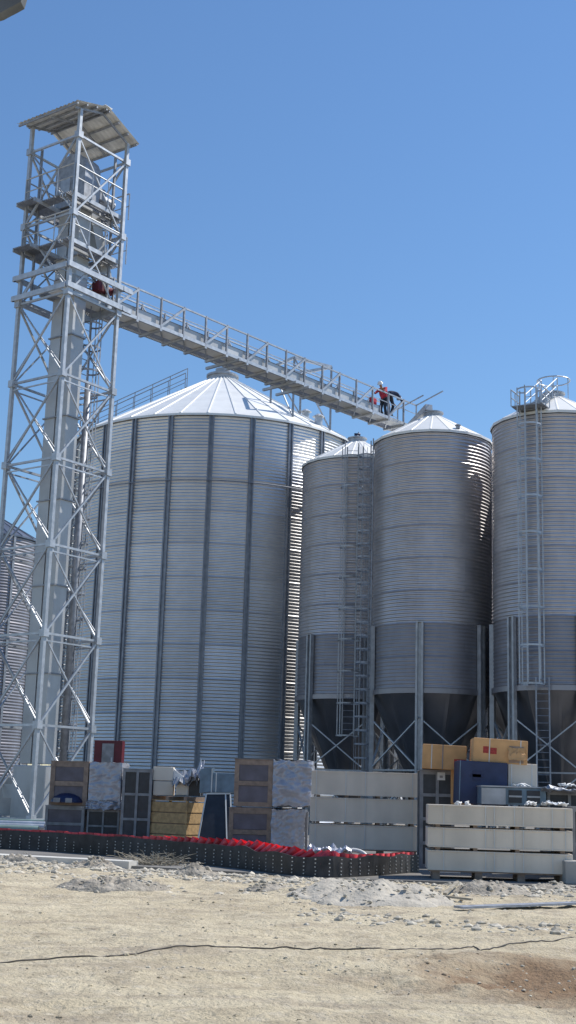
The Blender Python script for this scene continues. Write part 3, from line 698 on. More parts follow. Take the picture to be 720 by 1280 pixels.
# wooden crate, turned so that its right side shows
f = Fr(186, 253, 35.4, math.radians(14), py=1000); H = f.h(200, 1001); wd = f.w*.62; dp = 1.05
wc = empty('wooden_crate', f.p(wd/2, dp/2, 0), 'yellow-brown wooden crate of wide horizontal boards behind the red-edged belt', 'crate')
f.X, f.Y = Vector((math.cos(-.62), math.sin(-.62), 0)), Vector((math.sin(.62), math.cos(.62), 0)); f.o = at(184, 1020, 36.3)*1.0; f.o.z = SZ
wd = 1.42; dp = .95
fbox(f, 'inner_box', 'palewood', wc, .05, wd-.05, .05, dp-.05, .02, H-.03)
for k in range(4):
    z0 = .03+(H-.03)*k/4; z1 = z0+(H-.03)/4-.03
    for y in (0, dp-.03): fbox(f, 'board', 'wood', wc, 0, wd, y, y+.03, z0, z1)
    for x in (0, wd-.03): fbox(f, 'board', 'wood', wc, x, x+.03, .032, dp-.032, z0, z1)
for x, y in ((.03, .03), (wd-.09, .03), (.03, dp-.09), (wd-.09, dp-.09)): fbox(f, 'post', 'wood', wc, x, x+.06, y, y+.06, 0, H)
for k in range(6): fbox(f, 'lid_board', 'wood', wc, wd*k/6+.006, wd*(k+1)/6-.006, 0, dp, H+.002, H+.022)
for k in (0, .45, .9): fbox(f, 'skid', 'palewood', wc, wd*k, wd*k+.1, .0, dp, H+.024, H+.12)
# grey ducts and sheets lying on it
g_ = Fr(190, 252, 36.2, 0, py=980); zt_ = f.h(200, 995)+.03
def gh(py): return at(210, py, 36.2).z
d1 = empty('duct_piece', at(203, 990, 36.3), 'pale grey box-shaped duct piece on the left of the wooden crate', 'duct')
q0 = at(191, 990, 36.2).x; q1 = at(216, 990, 36.2).x
for za, zb, dx in ((gh(994.5), gh(976.5), 0), (gh(976), gh(958.5), -.02)):
    MB().box(((q0+q1)/2+dx, 36.55, (za+zb)/2), (q1-q0, .6, zb-za-.01)).build('duct_body', M['box'], d1, bevel=.01)
wd3 = MB(); a = at(214, 958.5, 36.3); b = at(214, 976, 36.3); c = at(234, 975, 36.2)
wd3.add([a, b, c, a+Vector((0, .5, 0)), b+Vector((0, .5, 0)), c+Vector((0, .5, 0))], [(0, 1, 2), (5, 4, 3), (0, 2, 5, 3), (1, 0, 3, 4), (2, 1, 4, 5)])
tag(wd3.build('sheet_wedge', M['white'], loc=(b.x, 36.4, b.z)), 'bright bent white sheet wedge leaning off the grey duct piece', 'metal sheet')
for i, (xa, xb, ya, yb, mm, lb) in enumerate(((220, 236, 976, 994, 'box', 'small grey carton with a pale strap right of the duct piece'), (236, 253, 975, 995, 'dark', 'small dark green-black carton under crumpled sheet metal'))):
    pa = at(xa, ya, 36.0); pb = at(xb, yb, 36.0); e = empty('carton', ((pa.x+pb.x)/2, 36.3, pb.z), lb, 'carton')
    MB().box(((pa.x+pb.x)/2, 36.3, (pa.z+pb.z)/2), (pb.x-pa.x-.02, .6, pa.z-pb.z)).build('body', M[mm], e, bevel=.01)
    MB().box((pb.x-.05, 35.995, (pa.z+pb.z)/2), (.025, .008, pa.z-pb.z)).build('strap', M['strap'], e)
def crumple(name, label, cat, c, sx, sy, sz, m, seed, nu=16, nv=10, thick=.02, tilt=(0, 0)):
    """a crumpled sheet with thickness"""
    P = []
    for j in range(nv+1):
        for i in range(nu+1):
            u = i/nu-.5; v = j/nv-.5
            z = sz*(noise.noise(Vector((u*4, v*4, seed)))+.7*noise.noise(Vector((u*11, v*9, seed+7))))+u*tilt[0]+v*tilt[1]
            P.append(Vector((c[0]+u*sx+.1*sx*noise.noise(Vector((u*3, v*3, seed+20))), c[1]+v*sy, c[2]+z)))
    b = MB(); k = nu+1
    b.add(P, [(j*k+i, j*k+i+1, (j+1)*k+i+1, (j+1)*k+i) for j in range(nv) for i in range(nu)])
    o = b.build(name, m, smooth=False, loc=c); s = o.modifiers.new('solid', 'SOLIDIFY'); s.thickness = thick
    if label: tag(o, label, cat)
    return o
crumple('crumpled_sheet', 'crumpled dark metal sheet heaped above the wooden crate', 'metal sheet', at(238, 972, 36.2), .95, .8, .34, M['tube_dk'], 3, tilt=(.15, .3))
crumple('crumpled_sheet', 'crumpled shiny foil draped between the wooden crate and the blue sheets', 'foil', at(243, 966, 35.9), .5, .5, .30, M['film'], 8, tilt=(.3, .2))
# blue-grey sheets in a bundle right of it
for i, (xa, xb, ya, yb, lb) in enumerate(((250, 266, 960, 991, 'pale blue-grey bent sheet standing above the black trapezoid board'), (266, 294, 966, 991, 'dark blue-grey carton above the black trapezoid board, next to the film-wrapped stack'))):
    pa = at(xa, ya, 35.2); pb = at(xb, yb, 35.2)
    e = empty('blue_carton', ((pa.x+pb.x)/2, 35.5, pb.z), lb, 'carton')
    MB().box(((pa.x+pb.x)/2, 35.5, (pa.z+pb.z)/2), (pb.x-pa.x-.02, .6, pa.z-pb.z), (1, 0, .12 if i == 0 else 0)).build('body', M['bluesheet'], e, bevel=.01)
    MB().box((pb.x-.04 if i == 0 else pa.x+.1, 35.19, (pa.z+pb.z)/2), (.03, .01, pa.z-pb.z)).build('edge_strip', M['strap'], e)
# black board trapezoid
pa, pb, pc_, pd = at(247, 1052, 34.6), at(290, 1050, 34.6), at(288, 993, 35.1), at(258, 993, 35.1)
e = empty('black_board', ((pa+pb)/2).xy.to_3d()+Z*SZ, 'black tapering board stack leaning upright right of the wooden crate', 'board')
b = MB(); dd = Vector((0, .7, 0)); b.hexa([pa, pb, pb+dd, pa+dd, pd, pc_, pc_+dd, pd+dd]); b.build('body', M['dark'], e, bevel=.01)
for p_, q_ in ((pa, pd), (pb, pc_), (pa.lerp(pb, .85), pd.lerp(pc_, .8))): MB().beam(p_+Vector((0, -.012, 0)), q_+Vector((0, -.012, 0)), .035, .02).build('edge_strip', M['strap'], e)
MB().beam(pd+Vector((0, -.012, .02)), pc_+Vector((0, -.012, .02)), .03, .03).build('edge_strip', M['strap'], e)

# stack B: px 293-390
f = Fr(292, 388, 32.0, math.radians(-2), py=1000); wB = f.w; xm = wB*.5; H = f.h(340, 951); hm = f.h(340, 1009)
for (z0, z1, lb, lb2, sd_) in ((0, hm-.06, 'lower wood-framed plum crate of the film-wrapped stack in the middle', 'lower loose film-wrapped load of the middle stack, sagging to the right', 11),
                         (hm, H, 'upper wood-framed plum crate of the film-wrapped stack in the middle', 'upper film-wrapped load of the middle stack, its film smooth and bluish', 15)):
    up = z0 > 0
    e = cell_crate(f, lb, -.0 if up else -.1, xm, 0, 1.0, z0, z1, 1, 2, 'palewood', 'purple', .11)
    e = empty('wrapped_load', f.p(wB*.75, .5, z0), lb2, 'wrapped load')
    fbox(f, 'carton', 'frame', e, xm+.03, wB-.05, .06, .95, z0+.02, z1-.03)
    film_cover(f, e, xm+.0, wB+(.02 if up else -.12), 0, 1., z0+.03, z1+.01, .09, sd_)

# dark two-by-two crate beside the middle grey stack
f = Fr(525, 568, 29.0, math.radians(-2), py=1000); H = f.h(540, 964); e = cell_crate(f, 'dark crate with four black panels and a white corner label, behind the grey box stacks', 0, f.w, 0, .8, 0, H, 2, 4, 'frame', 'dark', .07)
fbox(f, 'paper_label', 'white', e, f.w*.5+.0, f.w*.5+.17, -.012, -.004, H-.19, H-.02)
fbox(f, 'label_mark', 'frame', e, f.w*.5+.05, f.w*.5+.12, -.016, -.013, H-.14, H-.09)
# cartons
def carton(px0, px1, py0, py1, Y, dep, m, name, label, cat='carton', yaw=0., tapes=(), roll=0.):
    a = at(px0, py1, Y); b = at(px1, py0, Y); X = Vector((math.cos(yaw), math.sin(yaw), math.tan(roll))).normalized(); Yv = Vector((-math.sin(yaw), math.cos(yaw), 0)); Zv = X.cross(Yv)
    wx = (b.x-a.x); hz = b.z-a.z; c = Vector((a.x+wx/2, Y, a.z+hz/2))+Yv*dep/2
    e = empty(name, (c.x, c.y, a.z), label, cat)
    MB().box(c, (wx, dep, hz), X, Yv, Zv).build('body', M[m], e, bevel=.015)
    def on(u0, u1, v0_, v1_, mm, nm, dd=.008):
        cc = c-Yv*(dep/2+dd/2)+X*((u0+u1)/2-.5)*wx+Zv*((v0_+v1_)/2-.5)*hz
        MB().box(cc, ((u1-u0)*wx, dd, (v1_-v0_)*hz), X, Yv, Zv).build(nm, M[mm], e)
    for t in tapes: on(*t)
    # flap seam on top
    MB().box(c+Zv*(hz/2+.003), (wx*.98, .05, .005), X, Yv, Zv).build('tape', M['strap'], e)
    return e
carton(528, 583, 932, 961, 28.6, .9, 'card', 'cardboard_box', 'left cardboard box with a torn red-marked flap, resting above the dark four-panel crate', 'cardboard box', math.radians(-6),
       ((.20, .22, 0, 1, 'strap', 'string'), (.72, .98, .12, .45, 'redprint', 'red_mark'), (.45, .47, 0, 1, 'frame', 'flap_edge')), -.03)
carton(564, 592, 962, 1005, 28.9, .8, 'card', 'cardboard_box', 'cardboard box half hidden under the left one, behind the blue carton', 'cardboard box')
carton(574, 634, 953, 1005, 27.6, .9, 'blue', 'blue_carton', 'large blue carton with a dark emblem below the topmost cardboard box', 'carton', 0,
       ((.27, .45, .55, .78, 'navy', 'printed_emblem'), (.22, .5, .63, .70, 'navy', 'printed_emblem'), (0.005, .02, 0, 1, 'bluesheet', 'edge')), -.03)
carton(635, 671, 955, 1005, 27.7, .8, 'box', 'grey_carton', 'grey film-covered carton right of the blue carton', 'carton', 0, ((.1, .14, 0, 1, 'strap', 'strap'), (.8, .84, 0, 1, 'strap', 'strap')), -.02)
carton(592, 659, 925, 953, 27.7, .95, 'card', 'cardboard_box', 'topmost cardboard box with a red printed mark, lying on the blue carton', 'cardboard box', math.radians(-4),
       ((.18, .28, .38, .66, 'redprint', 'red_mark'), (.31, .43, .36, .62, 'redprint', 'red_mark'), (.29, .305, 0, 1, 'strap', 'string'), (.66, .93, .05, .75, 'palewood', 'torn_patch'), (.86, .88, 0, 1, 'strap', 'string')), -.045)
crumple('torn_flap', None, None, at(646, 942, 27.6), .35, .12, .08, M['card'], 31, 8, 6, .01, (0, .25)); o = bpy.data.objects['torn_flap']
tag(o, 'torn crumpled paper hanging on the right end of the topmost cardboard box', 'paper')
# grey metal box in front
f = Fr(602, 683, 26.9, math.radians(-1), py=1000); za, zb = f.h(640, 1006), f.h(640, 984.5); e = empty('metal_bin', f.p(f.w/2, .4, za), 'open blue-grey metal bin with two recessed pockets on top of the right grey boxes', 'bin')
fbox(f, 'body', 'bluesheet', e, 0, f.w, .03, .8, za, zb, bevel=.01); fbox(f, 'end_sheet', 'leg', e, 0, f.w*.37, 0, .028, za, zb-.02)
fbox(f, 'rim', 'leg', e, -.01, f.w+.01, -.01, .82, zb+.002, zb+.03)
for x in (.42, .70):
    fbox(f, 'pocket', 'dark', e, f.w*x, f.w*(x+.2), .0, .028, za+.04, zb-.05); fbox(f, 'pocket_lip', 'leg', e, f.w*x, f.w*(x+.2), -.02, -.002, (za+zb)/2-.02, (za+zb)/2+.015)
MB()
# white scraps of wrapping
def scrap(px, py, Y, sx, sz, seed, label):
    c = at(px, py, Y); b = MB(); r = random.Random(seed)
    for k in range(5):
        p0 = c+Vector((r.uniform(-sx, sx), r.uniform(-.08, .08), 0)); pts = [p0]
        for j in range(5): pts.append(pts[-1]+Vector((r.uniform(-.07, .07)+.02, r.uniform(-.04, .04), abs(r.uniform(-.2, 1))*sz/4 if j < 3 else -sz/5)))
        b.tube(pts, [.012, .022, .018, .02, .014, .006], 5)
    tag(b.build('wrapping_scrap', M['white'], smooth=True, loc=c), label, 'scrap')
scrap(578, 1006, 25.5, .16, .13, 1, 'curled white wrapping scraps at the left end of the right grey stack')
scrap(661, 1006, 25.5, .12, .12, 2, 'curled white wrapping scraps in front of the metal bin')
scrap(648, 983, 27.3, .14, .12, 3, 'curled white strapping on the rim of the metal bin')
scrap(705, 982, 27.0, .12, .12, 4, 'curled white strapping on the dark sheets at the right edge')
crumple('wrapping_heap', 'bunched white wrapping beside the curled scraps at the right edge', 'wrapping', at(693, 1004, 25.6), .45, .35, .07, M['white'], 41, 12, 8, .01)
# dark sheets and concrete block at the right edge
f = Fr(684, 740, 27.0, 0, py=1000); za, zb = 0, f.h(700, 990); e = cell_crate(f, 'dark crate at the right photo edge behind the grey stack', .0, f.w, 0, .8, 0, zb, 2, 2, 'frame', 'dark', .06)
crumple('dark_sheet', 'bent dark metal sheet lying on the crate at the right edge', 'metal sheet', at(706, 987, 26.9), 1.1, .6, .10, M['tube_dk'], 51)
f = Fr(713, 760, 25.6, 0, py=1000); e = cell_crate(f, 'dark blue-black wrapped crate cut by the right photo edge', .02, f.w, 0, .8, 0, f.h(716, 1010), 1, 2, 'frame', 'dark', .07)
b = MB(); c = onz(722, 1106, SZ); b.box(c+Vector((0, .25, .21)), (.42, .4, .42)); tag(b.build('concrete_block', M['conc'], loc=c, bevel=.02), 'pale concrete block on the apron at the right photo edge', 'block')
# red cabinet behind
a = at(118, 925, 41.5); b2 = at(153, 925, 41.5)
e = empty('red_cabinet', ((a.x+b2.x)/2, 41.8, SZ), 'dark red steel cabinet with a grey door behind the leftmost wrapped stack', 'cabinet')
MB().box(((a.x+b2.x)/2, 41.9, (a.z+SZ)/2), (b2.x-a.x, .7, a.z-SZ)).build('body', M['redpaint'], e, bevel=.01)
MB().box((a.x+(b2.x-a.x)*.5, 41.53, a.z-.75), ((b2.x-a.x)*.42, .03, 1.3)).build('door', M['frame'], e, bevel=.005)
MB().box((a.x+(b2.x-a.x)*.65, 41.50, a.z-.6), (.04, .03, .14)).build('handle', M['tube'], e)
# pipes at the left edge
for i, (px, py, r_, mm, lb) in enumerate(((20, 1036, .09, 'greenpipe', 'green-grey pipe at the bottom front of the pipe pile by the left edge'), (24, 1033, .07, 'tube', 'pale galvanised pipe second in the pile by the left edge'),
      (22, 1029, .06, 'tube', 'galvanised pipe on top of the pile by the left edge'), (26, 1041, .07, 'tube_dk', 'grey pipe lowest in the pile by the left edge'), (14, 1026, .05, 'greenpipe', 'thin greenish pipe at the back of the pile by the left edge'))):
    c = at(px, py, 33+i*.16 if i != 3 else 32.9); c.z = max(c.z, SZ+r_)
    p0 = c+Vector((-3, -.1, 0)); p1 = c+Vector((.55+.07*i, .05, 0)); tb = MB(); tb.tube([p0, p1], r_, 14, False).tube([p1, p0], r_*.86, 14, False)
    tag(tb.build('steel_pipe', M[mm], smooth=True, loc=c), lb, 'pipe', 'pipes piled at the left edge')
for x in (-1.6, .2):
    c = at(18, 1040, 33.3)+Vector((x, 0, 0)); c.z = SZ
    tag(MB().box(c+Vector((0, 0, .05)), (.1, 1.1, .1)).build('timber_bearer', M['palewood'], loc=c), 'timber bearer under the pipe pile, '+('left one' if x < 0 else 'right one near the pipe ends'), 'timber')
# low wall behind the tower; dark shed added as shade behind the silos
tag(MB().box((-24, 61, .95+.08), (34, .25, 1.72)).build('low_wall', M['conc'], loc=(-24, 61, SZ)), 'low grey block wall crossing behind the lattice tower', 'wall')
sh = empty('added_shed', (14, 88, SZ), 'added dark shed standing in for the shade far behind the hopper silo legs', 'shed')
for k in range(26): MB().box((1.6+k*1.0+.5, 84-.02*(k % 2), 3.6), (.985, .12, 7.0)).build('cladding_panel', M['shed'], sh)
MB().hexa([Vector(p) for p in ((1, 83.6, 7.1), (28, 83.6, 7.1), (28, 94, 7.1), (1, 94, 7.1), (1, 83.6, 7.25), (28, 83.6, 7.25), (28, 94, 8.9), (1, 94, 8.9))]).build('roof', M['shed'], sh)
MB().box((1.7, 88.8, 3.6), (.12, 9.3, 7.0)).build('side_wall', M['shed'], sh)

# ------------------------------------------------------------------ elevator belt standing on edge, red buckets behind it
path = [(-9.2, 32.6)]+[tuple(onz(a, b, SZ)[:2]) for a, b in ((0, 1061), (70, 1065), (150, 1071), (230, 1079), (300, 1086), (345, 1092), (378, 1095), (410, 1097), (445, 1096), (480, 1094), (524, 1090))]
def cat_rom(P, n=10):
    Q = [P[0]]+P+[P[-1]]; R_ = []
    for i in range(1, len(Q)-2):
        for j in range(n):
            t = j/n; a, b, c, d = [Vector(q) for q in Q[i-1:i+3]]
            R_.append(.5*((2*b)+(c-a)*t+(2*a-5*b+4*c-d)*t*t+(3*b-a-3*c+d)*t**3))
    R_.append(Vector(P[-1])); return R_
bp = cat_rom([Vector(p) for p in path]); BHt = .43
belt = empty('elevator_belt', (-1.7, 27.7, SZ), 'long black rubber elevator belt standing on edge with bolt rows and red buckets', 'conveyor belt')
L_ = [0]
for a, b in zip(bp, bp[1:]): L_.append(L_[-1]+(b-a).length)
def bpt(s):
    for i in range(len(bp)-1):
        if s <= L_[i+1]:
            t = (s-L_[i])/(L_[i+1]-L_[i]); return bp[i].lerp(bp[i+1], t), (bp[i+1]-bp[i]).normalized()
    return bp[-1], (bp[-1]-bp[-2]).normalized()
b = MB(); ns = 160; P = []
for i in range(ns+1):
    q, d = bpt(L_[-1]*i/ns); nn = Vector((-d.y, d.x)); lean = .035*math.sin(i*.21)+.04*noise.noise(Vector((i*.11, 3, 0)))
    hgt = BHt-.07*max(0, min(1, (q.x+.9)/1.2))+(.02*math.sin(i*.5)+.05*noise.noise(Vector((i*.17, 9, 0))))*(1 if i > 80 else .4)
    for (o_, z_) in ((0, 0), (.022, 0), (.022+lean, hgt), (lean, hgt)): P.append(Vector((q.x+nn.x*o_, q.y+nn.y*o_, SZ+.002+z_)))
b.add(P, [(i*4+k, (i+1)*4+k, (i+1)*4+(k+1) % 4, i*4+(k+1) % 4) for i in range(ns) for k in range(4)]+[(0, 1, 2, 3), (ns*4+3, ns*4+2, ns*4+1, ns*4)])
b.build('belt_band', M['rubber'], belt, False)
bo = MB(); rb = random.Random(6); s = .1
while s < L_[-1]-.05:
    q, d = bpt(s); nn = Vector((-d.y, d.x, 0)); D3 = Vector((d.x, d.y, 0))
    for z_ in (.05, .11, .18, .25, .32):
        bo.box(Vector((q.x, q.y, SZ+z_))-nn*.008+D3*rb.uniform(-.008, .008), (.02, .022, .02), D3, nn)
    s += .27
o = bo.build('bolts', M['bolt'], belt); o['kind'] = 'stuff'
_h = MB(); _h.add([(-.09, .0, -.17), (.09, 0, -.17), (.09, 0, .17), (-.09, 0, .17), (-.07, .09, -.16), (.07, .09, -.16), (.085, .20, .16), (-.085, .20, .16), (-.11, .17, .0), (.11, .17, .0)],
    [(0, 1, 2, 3), (4, 8, 7, 3, 0), (1, 2, 6, 9, 5), (0, 4, 5, 1)][:1]+[(0, 3, 7, 8, 4), (1, 5, 9, 6, 2), (0, 4, 5, 1), (4, 8, 9, 5), (8, 7, 6, 9)])
me_bk = _h.mesh('bucket', M['red'], True); s = .2; rb = random.Random(5)
# the cup's mouth faces along the belt: turn the mesh so its open side looks sideways and its rim shows above the edge
while s < L_[-1]-.1:
    q, d = bpt(s); a = math.atan2(d.y, d.x); loose = max(0, 1-abs(q.x-.9)/1.5)
    loose = max(0, min(1, (q.x+3.2)/2.8))*max(0, min(1, (1.6-q.x)/.9)); of = .05+loose*.16
    o = inst('bucket', me_bk, belt, (q.x+1.7-d.y*of, q.y-27.7+d.x*of, .285-.07*max(0, min(1, (q.x+.9)/1.2))+loose*.12+rb.uniform(0, .02)), a)
    o.rotation_euler = (rb.uniform(-.05, .0)-loose*.3, loose*rb.uniform(.75, 1.15), a+loose*rb.uniform(-.25, .25)); o.scale = (1.1-loose*rb.uniform(.35, .6), 1+loose*rb.uniform(.3, 1.0), 1.05+loose*rb.uniform(-.1, .15)); s += .235
# a loop of belt edge and film heap lying in its bend
crumple('film_heap', 'heap of clear crumpled film in the bend of the elevator belt', 'plastic film', at(412, 1062, 26.2), .9, .6, .12, M['film'], 61, 20, 12)
b = MB(); c = at(442, 1069, 26.1)
for k in range(9): b.add([], [])
arc = [c+Vector((.26*math.cos(PI*t/12), .1*math.sin(PI*t/12), .15*math.sin(PI*t/12)-.06)) for t in range(13)]
b.tube(arc, .045, 10); tag(b.build('grey_hose', M['strap'], smooth=True, loc=c), 'short pale arched duct hose lying behind the belt bend', 'hose')
# pale strips painting sunlit patches on the apron under the right grey stack
for i, (xa, xb, py, lb) in enumerate(((553, 582, 1086, 'flat pale strip painting a sunlit apron patch under the left end of the right stack'), (676, 706, 1093, 'flat pale strip painting a sunlit apron patch under the right end of the right stack'), (540, 572, 1091, 'second flat pale strip painting sunlit apron, in front of the right stack'),)):
    a = onz(xa, py, SZ); b_ = onz(xb, py, SZ); c = (a+b_)/2
    tag(MB().box(c+Vector((0, 0, .012)), ((b_-a).length, .12, .02)).build('sunlit_strip', M['white'] if i else M['strap'], loc=c), lb, 'board')

# ------------------------------------------------------------------ rubble, stones, plants
def icorock(r, seed, sq=(1, 1, .7), sub=1):
    import bmesh
    bm = bmesh.new(); bmesh.ops.create_icosphere(bm, subdivisions=sub, radius=1)
    V_ = []
    for v in bm.verts:
        k = 1+.38*noise.noise(v.co*1.6+Vector((seed*3.1, 0, seed)))+.12*noise.noise(v.co*5+Vector((0, seed, 0)))
        V_.append(Vector((v.co.x*k*sq[0], v.co.y*k*sq[1], v.co.z*k*sq[2]))*r)
    F_ = [tuple(v.index for v in f.verts) for f in bm.faces]; bm.free(); return V_, F_
protos = [icorock(1, k, (1, random.uniform(.6, 1), random.uniform(.35, .8))) for k in range(14)]
def scatter(name, m, pts, label=None):
    b = MB()
    for x, y, r in pts:
        V_, F_ = random.choice(protos); a = random.uniform(0, 2*PI); c_, s_ = math.cos(a), math.sin(a); z = gz(x, y)-r*.05
        b.add([(x+r*(v.x*c_-v.y*s_), y+r*(v.x*s_+v.y*c_), z+r*v.z) for v in V_], F_)
    o = b.build(name, m); tag(o, kind='stuff'); return o
R = random.Random(11); pts = []
for _ in range(7500):
    x = R.uniform(-9, 7); e = edge_y(x); d = abs(R.gauss(0, 1))*1.9+.05
    if R.random() < .35: d = R.uniform(0, 1.4)
    dens = noise.noise(Vector((x*.6, d*.8, 2)))
    if d > 1.2 and dens < -.05: continue
    if 1.2 < x < 3.2 and d < 2.6 and R.random() < .8: continue
    pts.append((x, e-d, R.choice((.012, .015, .02, .02, .03, .03, .04, .055, .08))*R.uniform(.7, 1.3)))
scatter('gravel', M['rock'], pts)
wpts = []
for _ in range(420):   # bright band of stones at right
    t = R.random(); x = .3+t*6; wpts.append((x, 17.9-.28*x+R.gauss(0, .34)+.4*math.sin(x*1.7), R.choice((.015, .02, .03, .05, .07))*R.uniform(.7, 1.3)))
scatter('stone_band', M['rock'], wpts); pts = []
for _ in range(500):
    x = R.uniform(-6, 6); pts.append((x, R.uniform(8, 21), R.uniform(.005, .012)*R.choice((1, 1, 1, 2.2))))
for cx, cy, n_, sp in ((-.75, 12.4, 30, .3), (.35, 12.5, 26, .25), (-.2, 12.9, 16, .4), (1.9, 13.2, 20, .6), (2.6, 12.4, 130, .8), (-2.6, 11.6, 10, .3), (-.1, 14.3, 16, .6), (2.2, 9.6, 40, .8), (-1.5, 15.2, 20, 1.)):
    for _ in range(n_): pts.append((R.gauss(cx, sp), R.gauss(cy, sp*.6), R.uniform(.006, .028)))
scatter('pebbles', mat('field_stone', (.47, .42, .33), .95, 0, .2, 4, bump=.4, bscale=20), pts)
def heap(px, py, sx, sy, h, label, seed, m='rubble', name='rubble_heap', cat='rubble heap'):
    c = onz(px, py, 0); b = MB(); nr, na = 20, 60; P = []
    for i in range(nr+1):
        t = i/nr
        for k in range(na):
            a = 2*PI*k/na; x = c.x+sx*t*math.cos(a)*(1+.25*noise.noise(Vector((math.cos(a)*1.5, math.sin(a)*1.5, seed)))); y = c.y+sy*t*math.sin(a)
            z = gz(x, y)+h*(1-t*t)*(.7+.8*noise.noise(Vector((x*2.2, y*2.2, seed))))+.22*h*noise.noise(Vector((x*9, y*9, seed)))+.12*h*noise.noise(Vector((x*22, y*22, seed))) - (.03 if i == nr else 0)
            P.append((x, y, z))
    b.add(P, [(i*na+k, (i+1)*na+k, (i+1)*na+(k+1) % na, i*na+(k+1) % na) for i in range(nr) for k in range(na)])
    e = b.build(name, M[m], smooth=True, loc=c); tag(e, label, cat)
    s = MB(); r = random.Random(seed)
    for _ in range(int(70*sx*sy)+25):
        a = r.uniform(0, 2*PI); t = math.sqrt(r.random()); x = c.x+sx*t*math.cos(a); y = c.y+sy*t*math.sin(a); rr = r.uniform(.015, .05)
        V_, F_ = r.choice(protos); z = gz(x, y)+h*(1-t*t)**1.2
        s.add([(x+rr*v.x, y+rr*v.y, z+rr*v.z) for v in V_], F_)
    o = s.build('stones', M['rock'] if r.random() < .6 else M[m], e); o['kind'] = 'stuff'
heap(28, 1081, .55, .4, .22, 'small grey rubble heap at the far left below the kerb', 1)
heap(140, 1112, .9, .7, .22, 'flat grey rubble heap in the gravel left of centre', 2)
heap(118, 1088, .55, .35, .20, 'grey rubble lump against the pale kerb, left of the dry stalks', 3)
heap(242, 1097, .45, .3, .22, 'round grey rubble lump in the gravel under the belt', 4)
heap(330, 1113, .4, .3, .10, 'low dark rubble patch below the belt bend', 5)
M['sandheap'] = mat('dusty_sand_heap', (.47, .43, .36), .95, 0, .12, 4, bump=.7, bscale=16, bdist=.04)
heap(470, 1125, 1.4, 1.2, .25, 'broad pale sand heap in front of the two grey box stacks', 6, 'sandheap', 'sand_heap', 'sand heap')
heap(612, 1118, .8, .6, .2, 'grey-brown rubble heap in front of the right grey stack', 7)
heap(690, 1114, .5, .5, .10, 'low sandy rubble near the concrete block at the right edge', 8)
pts = []
for _ in range(4200):
    y = R.uniform(7.5, 22); x = R.uniform(-.3*y, .3*y); k = noise.noise(Vector((x*.5, y*1.3, 5)))
    if k < R.uniform(-.05, .45): continue
    pts.append((x, y, R.choice((.005, .006, .008, .012, .025))*R.uniform(.6, 1.3)*(.5+y/24)))
scatter('earth_clods', M['earth'], pts)
# dry stalks
c = onz(190, 1086, 0); b = MB(); r = random.Random(9)
for _ in range(230):
    a = r.uniform(0, 2*PI); p = c+Vector((.45*r.gauss(0, .55), .2*r.gauss(0, .6), .02)); pts = [p]; dr_ = Vector((math.cos(a)*.1, math.sin(a)*.06, r.uniform(.03, .12)))
    for j in range(4): pts.append(pts[-1]+dr_); dr_ += Vector((r.uniform(-.06, .06), r.uniform(-.04, .04), -r.uniform(.01, .06)))
    for q in pts: q.z = max(q.z, .03)
    b.tube(pts, [.008, .008, .007, .006, .003], 4, False)
tag(b.build('dry_stalks', M['straw'], loc=c), 'tangled dry grey stalks heaped over the end of the pale kerb', 'dry plants')
# planks in the rubble
for i, (a, b_, lb) in enumerate((((573, 1138), (722, 1134), 'long flat grey plank lying in the rubble at the right edge'), ((556, 1124), (572, 1116), 'short pale stick standing up in the rubble'), ((548, 1127), (590, 1131), 'weathered stick lying across the rubble left of the long plank'))):
    p = onz(*a, 0); q = onz(*b_, 0); p.z = gz(p.x, p.y)+.05; q.z = gz(q.x, q.y)+.05+(.12 if i == 1 else 0)
    tag(MB().beam(p, q, .22 if i == 0 else .06, .03).build('plank', M['tube_dk'] if i == 0 else M['straw'], loc=(p+q)/2), lb, 'plank')
# cable across the dirt
cb = [(-60, 1202), (0, 1200), (60, 1198), (122, 1197), (170, 1193), (230, 1190), (290, 1187), (350, 1187), (400, 1190), (450, 1192), (500, 1191), (540, 1189), (575, 1187), (592, 1183), (600, 1188), (625, 1184), (650, 1180), (690, 1179), (760, 1172)]
pp = []
for a, b_ in zip(cb, cb[1:]):
    for j in range(6):
        q = onz(a[0]+(b_[0]-a[0])*j/6, a[1]+(b_[1]-a[1])*j/6, 0); q.y += .03*noise.noise(q*1.5); q.z = gz(q.x, q.y)+.009+.008*noise.noise(q*1.3); pp.append(q)
tag(MB().tube(pp, .008, 5).build('black_cable', M['cable'], smooth=True, loc=pp[len(pp)//2]), 'thin black cable snaking across the bare dirt in the foreground', 'cable')

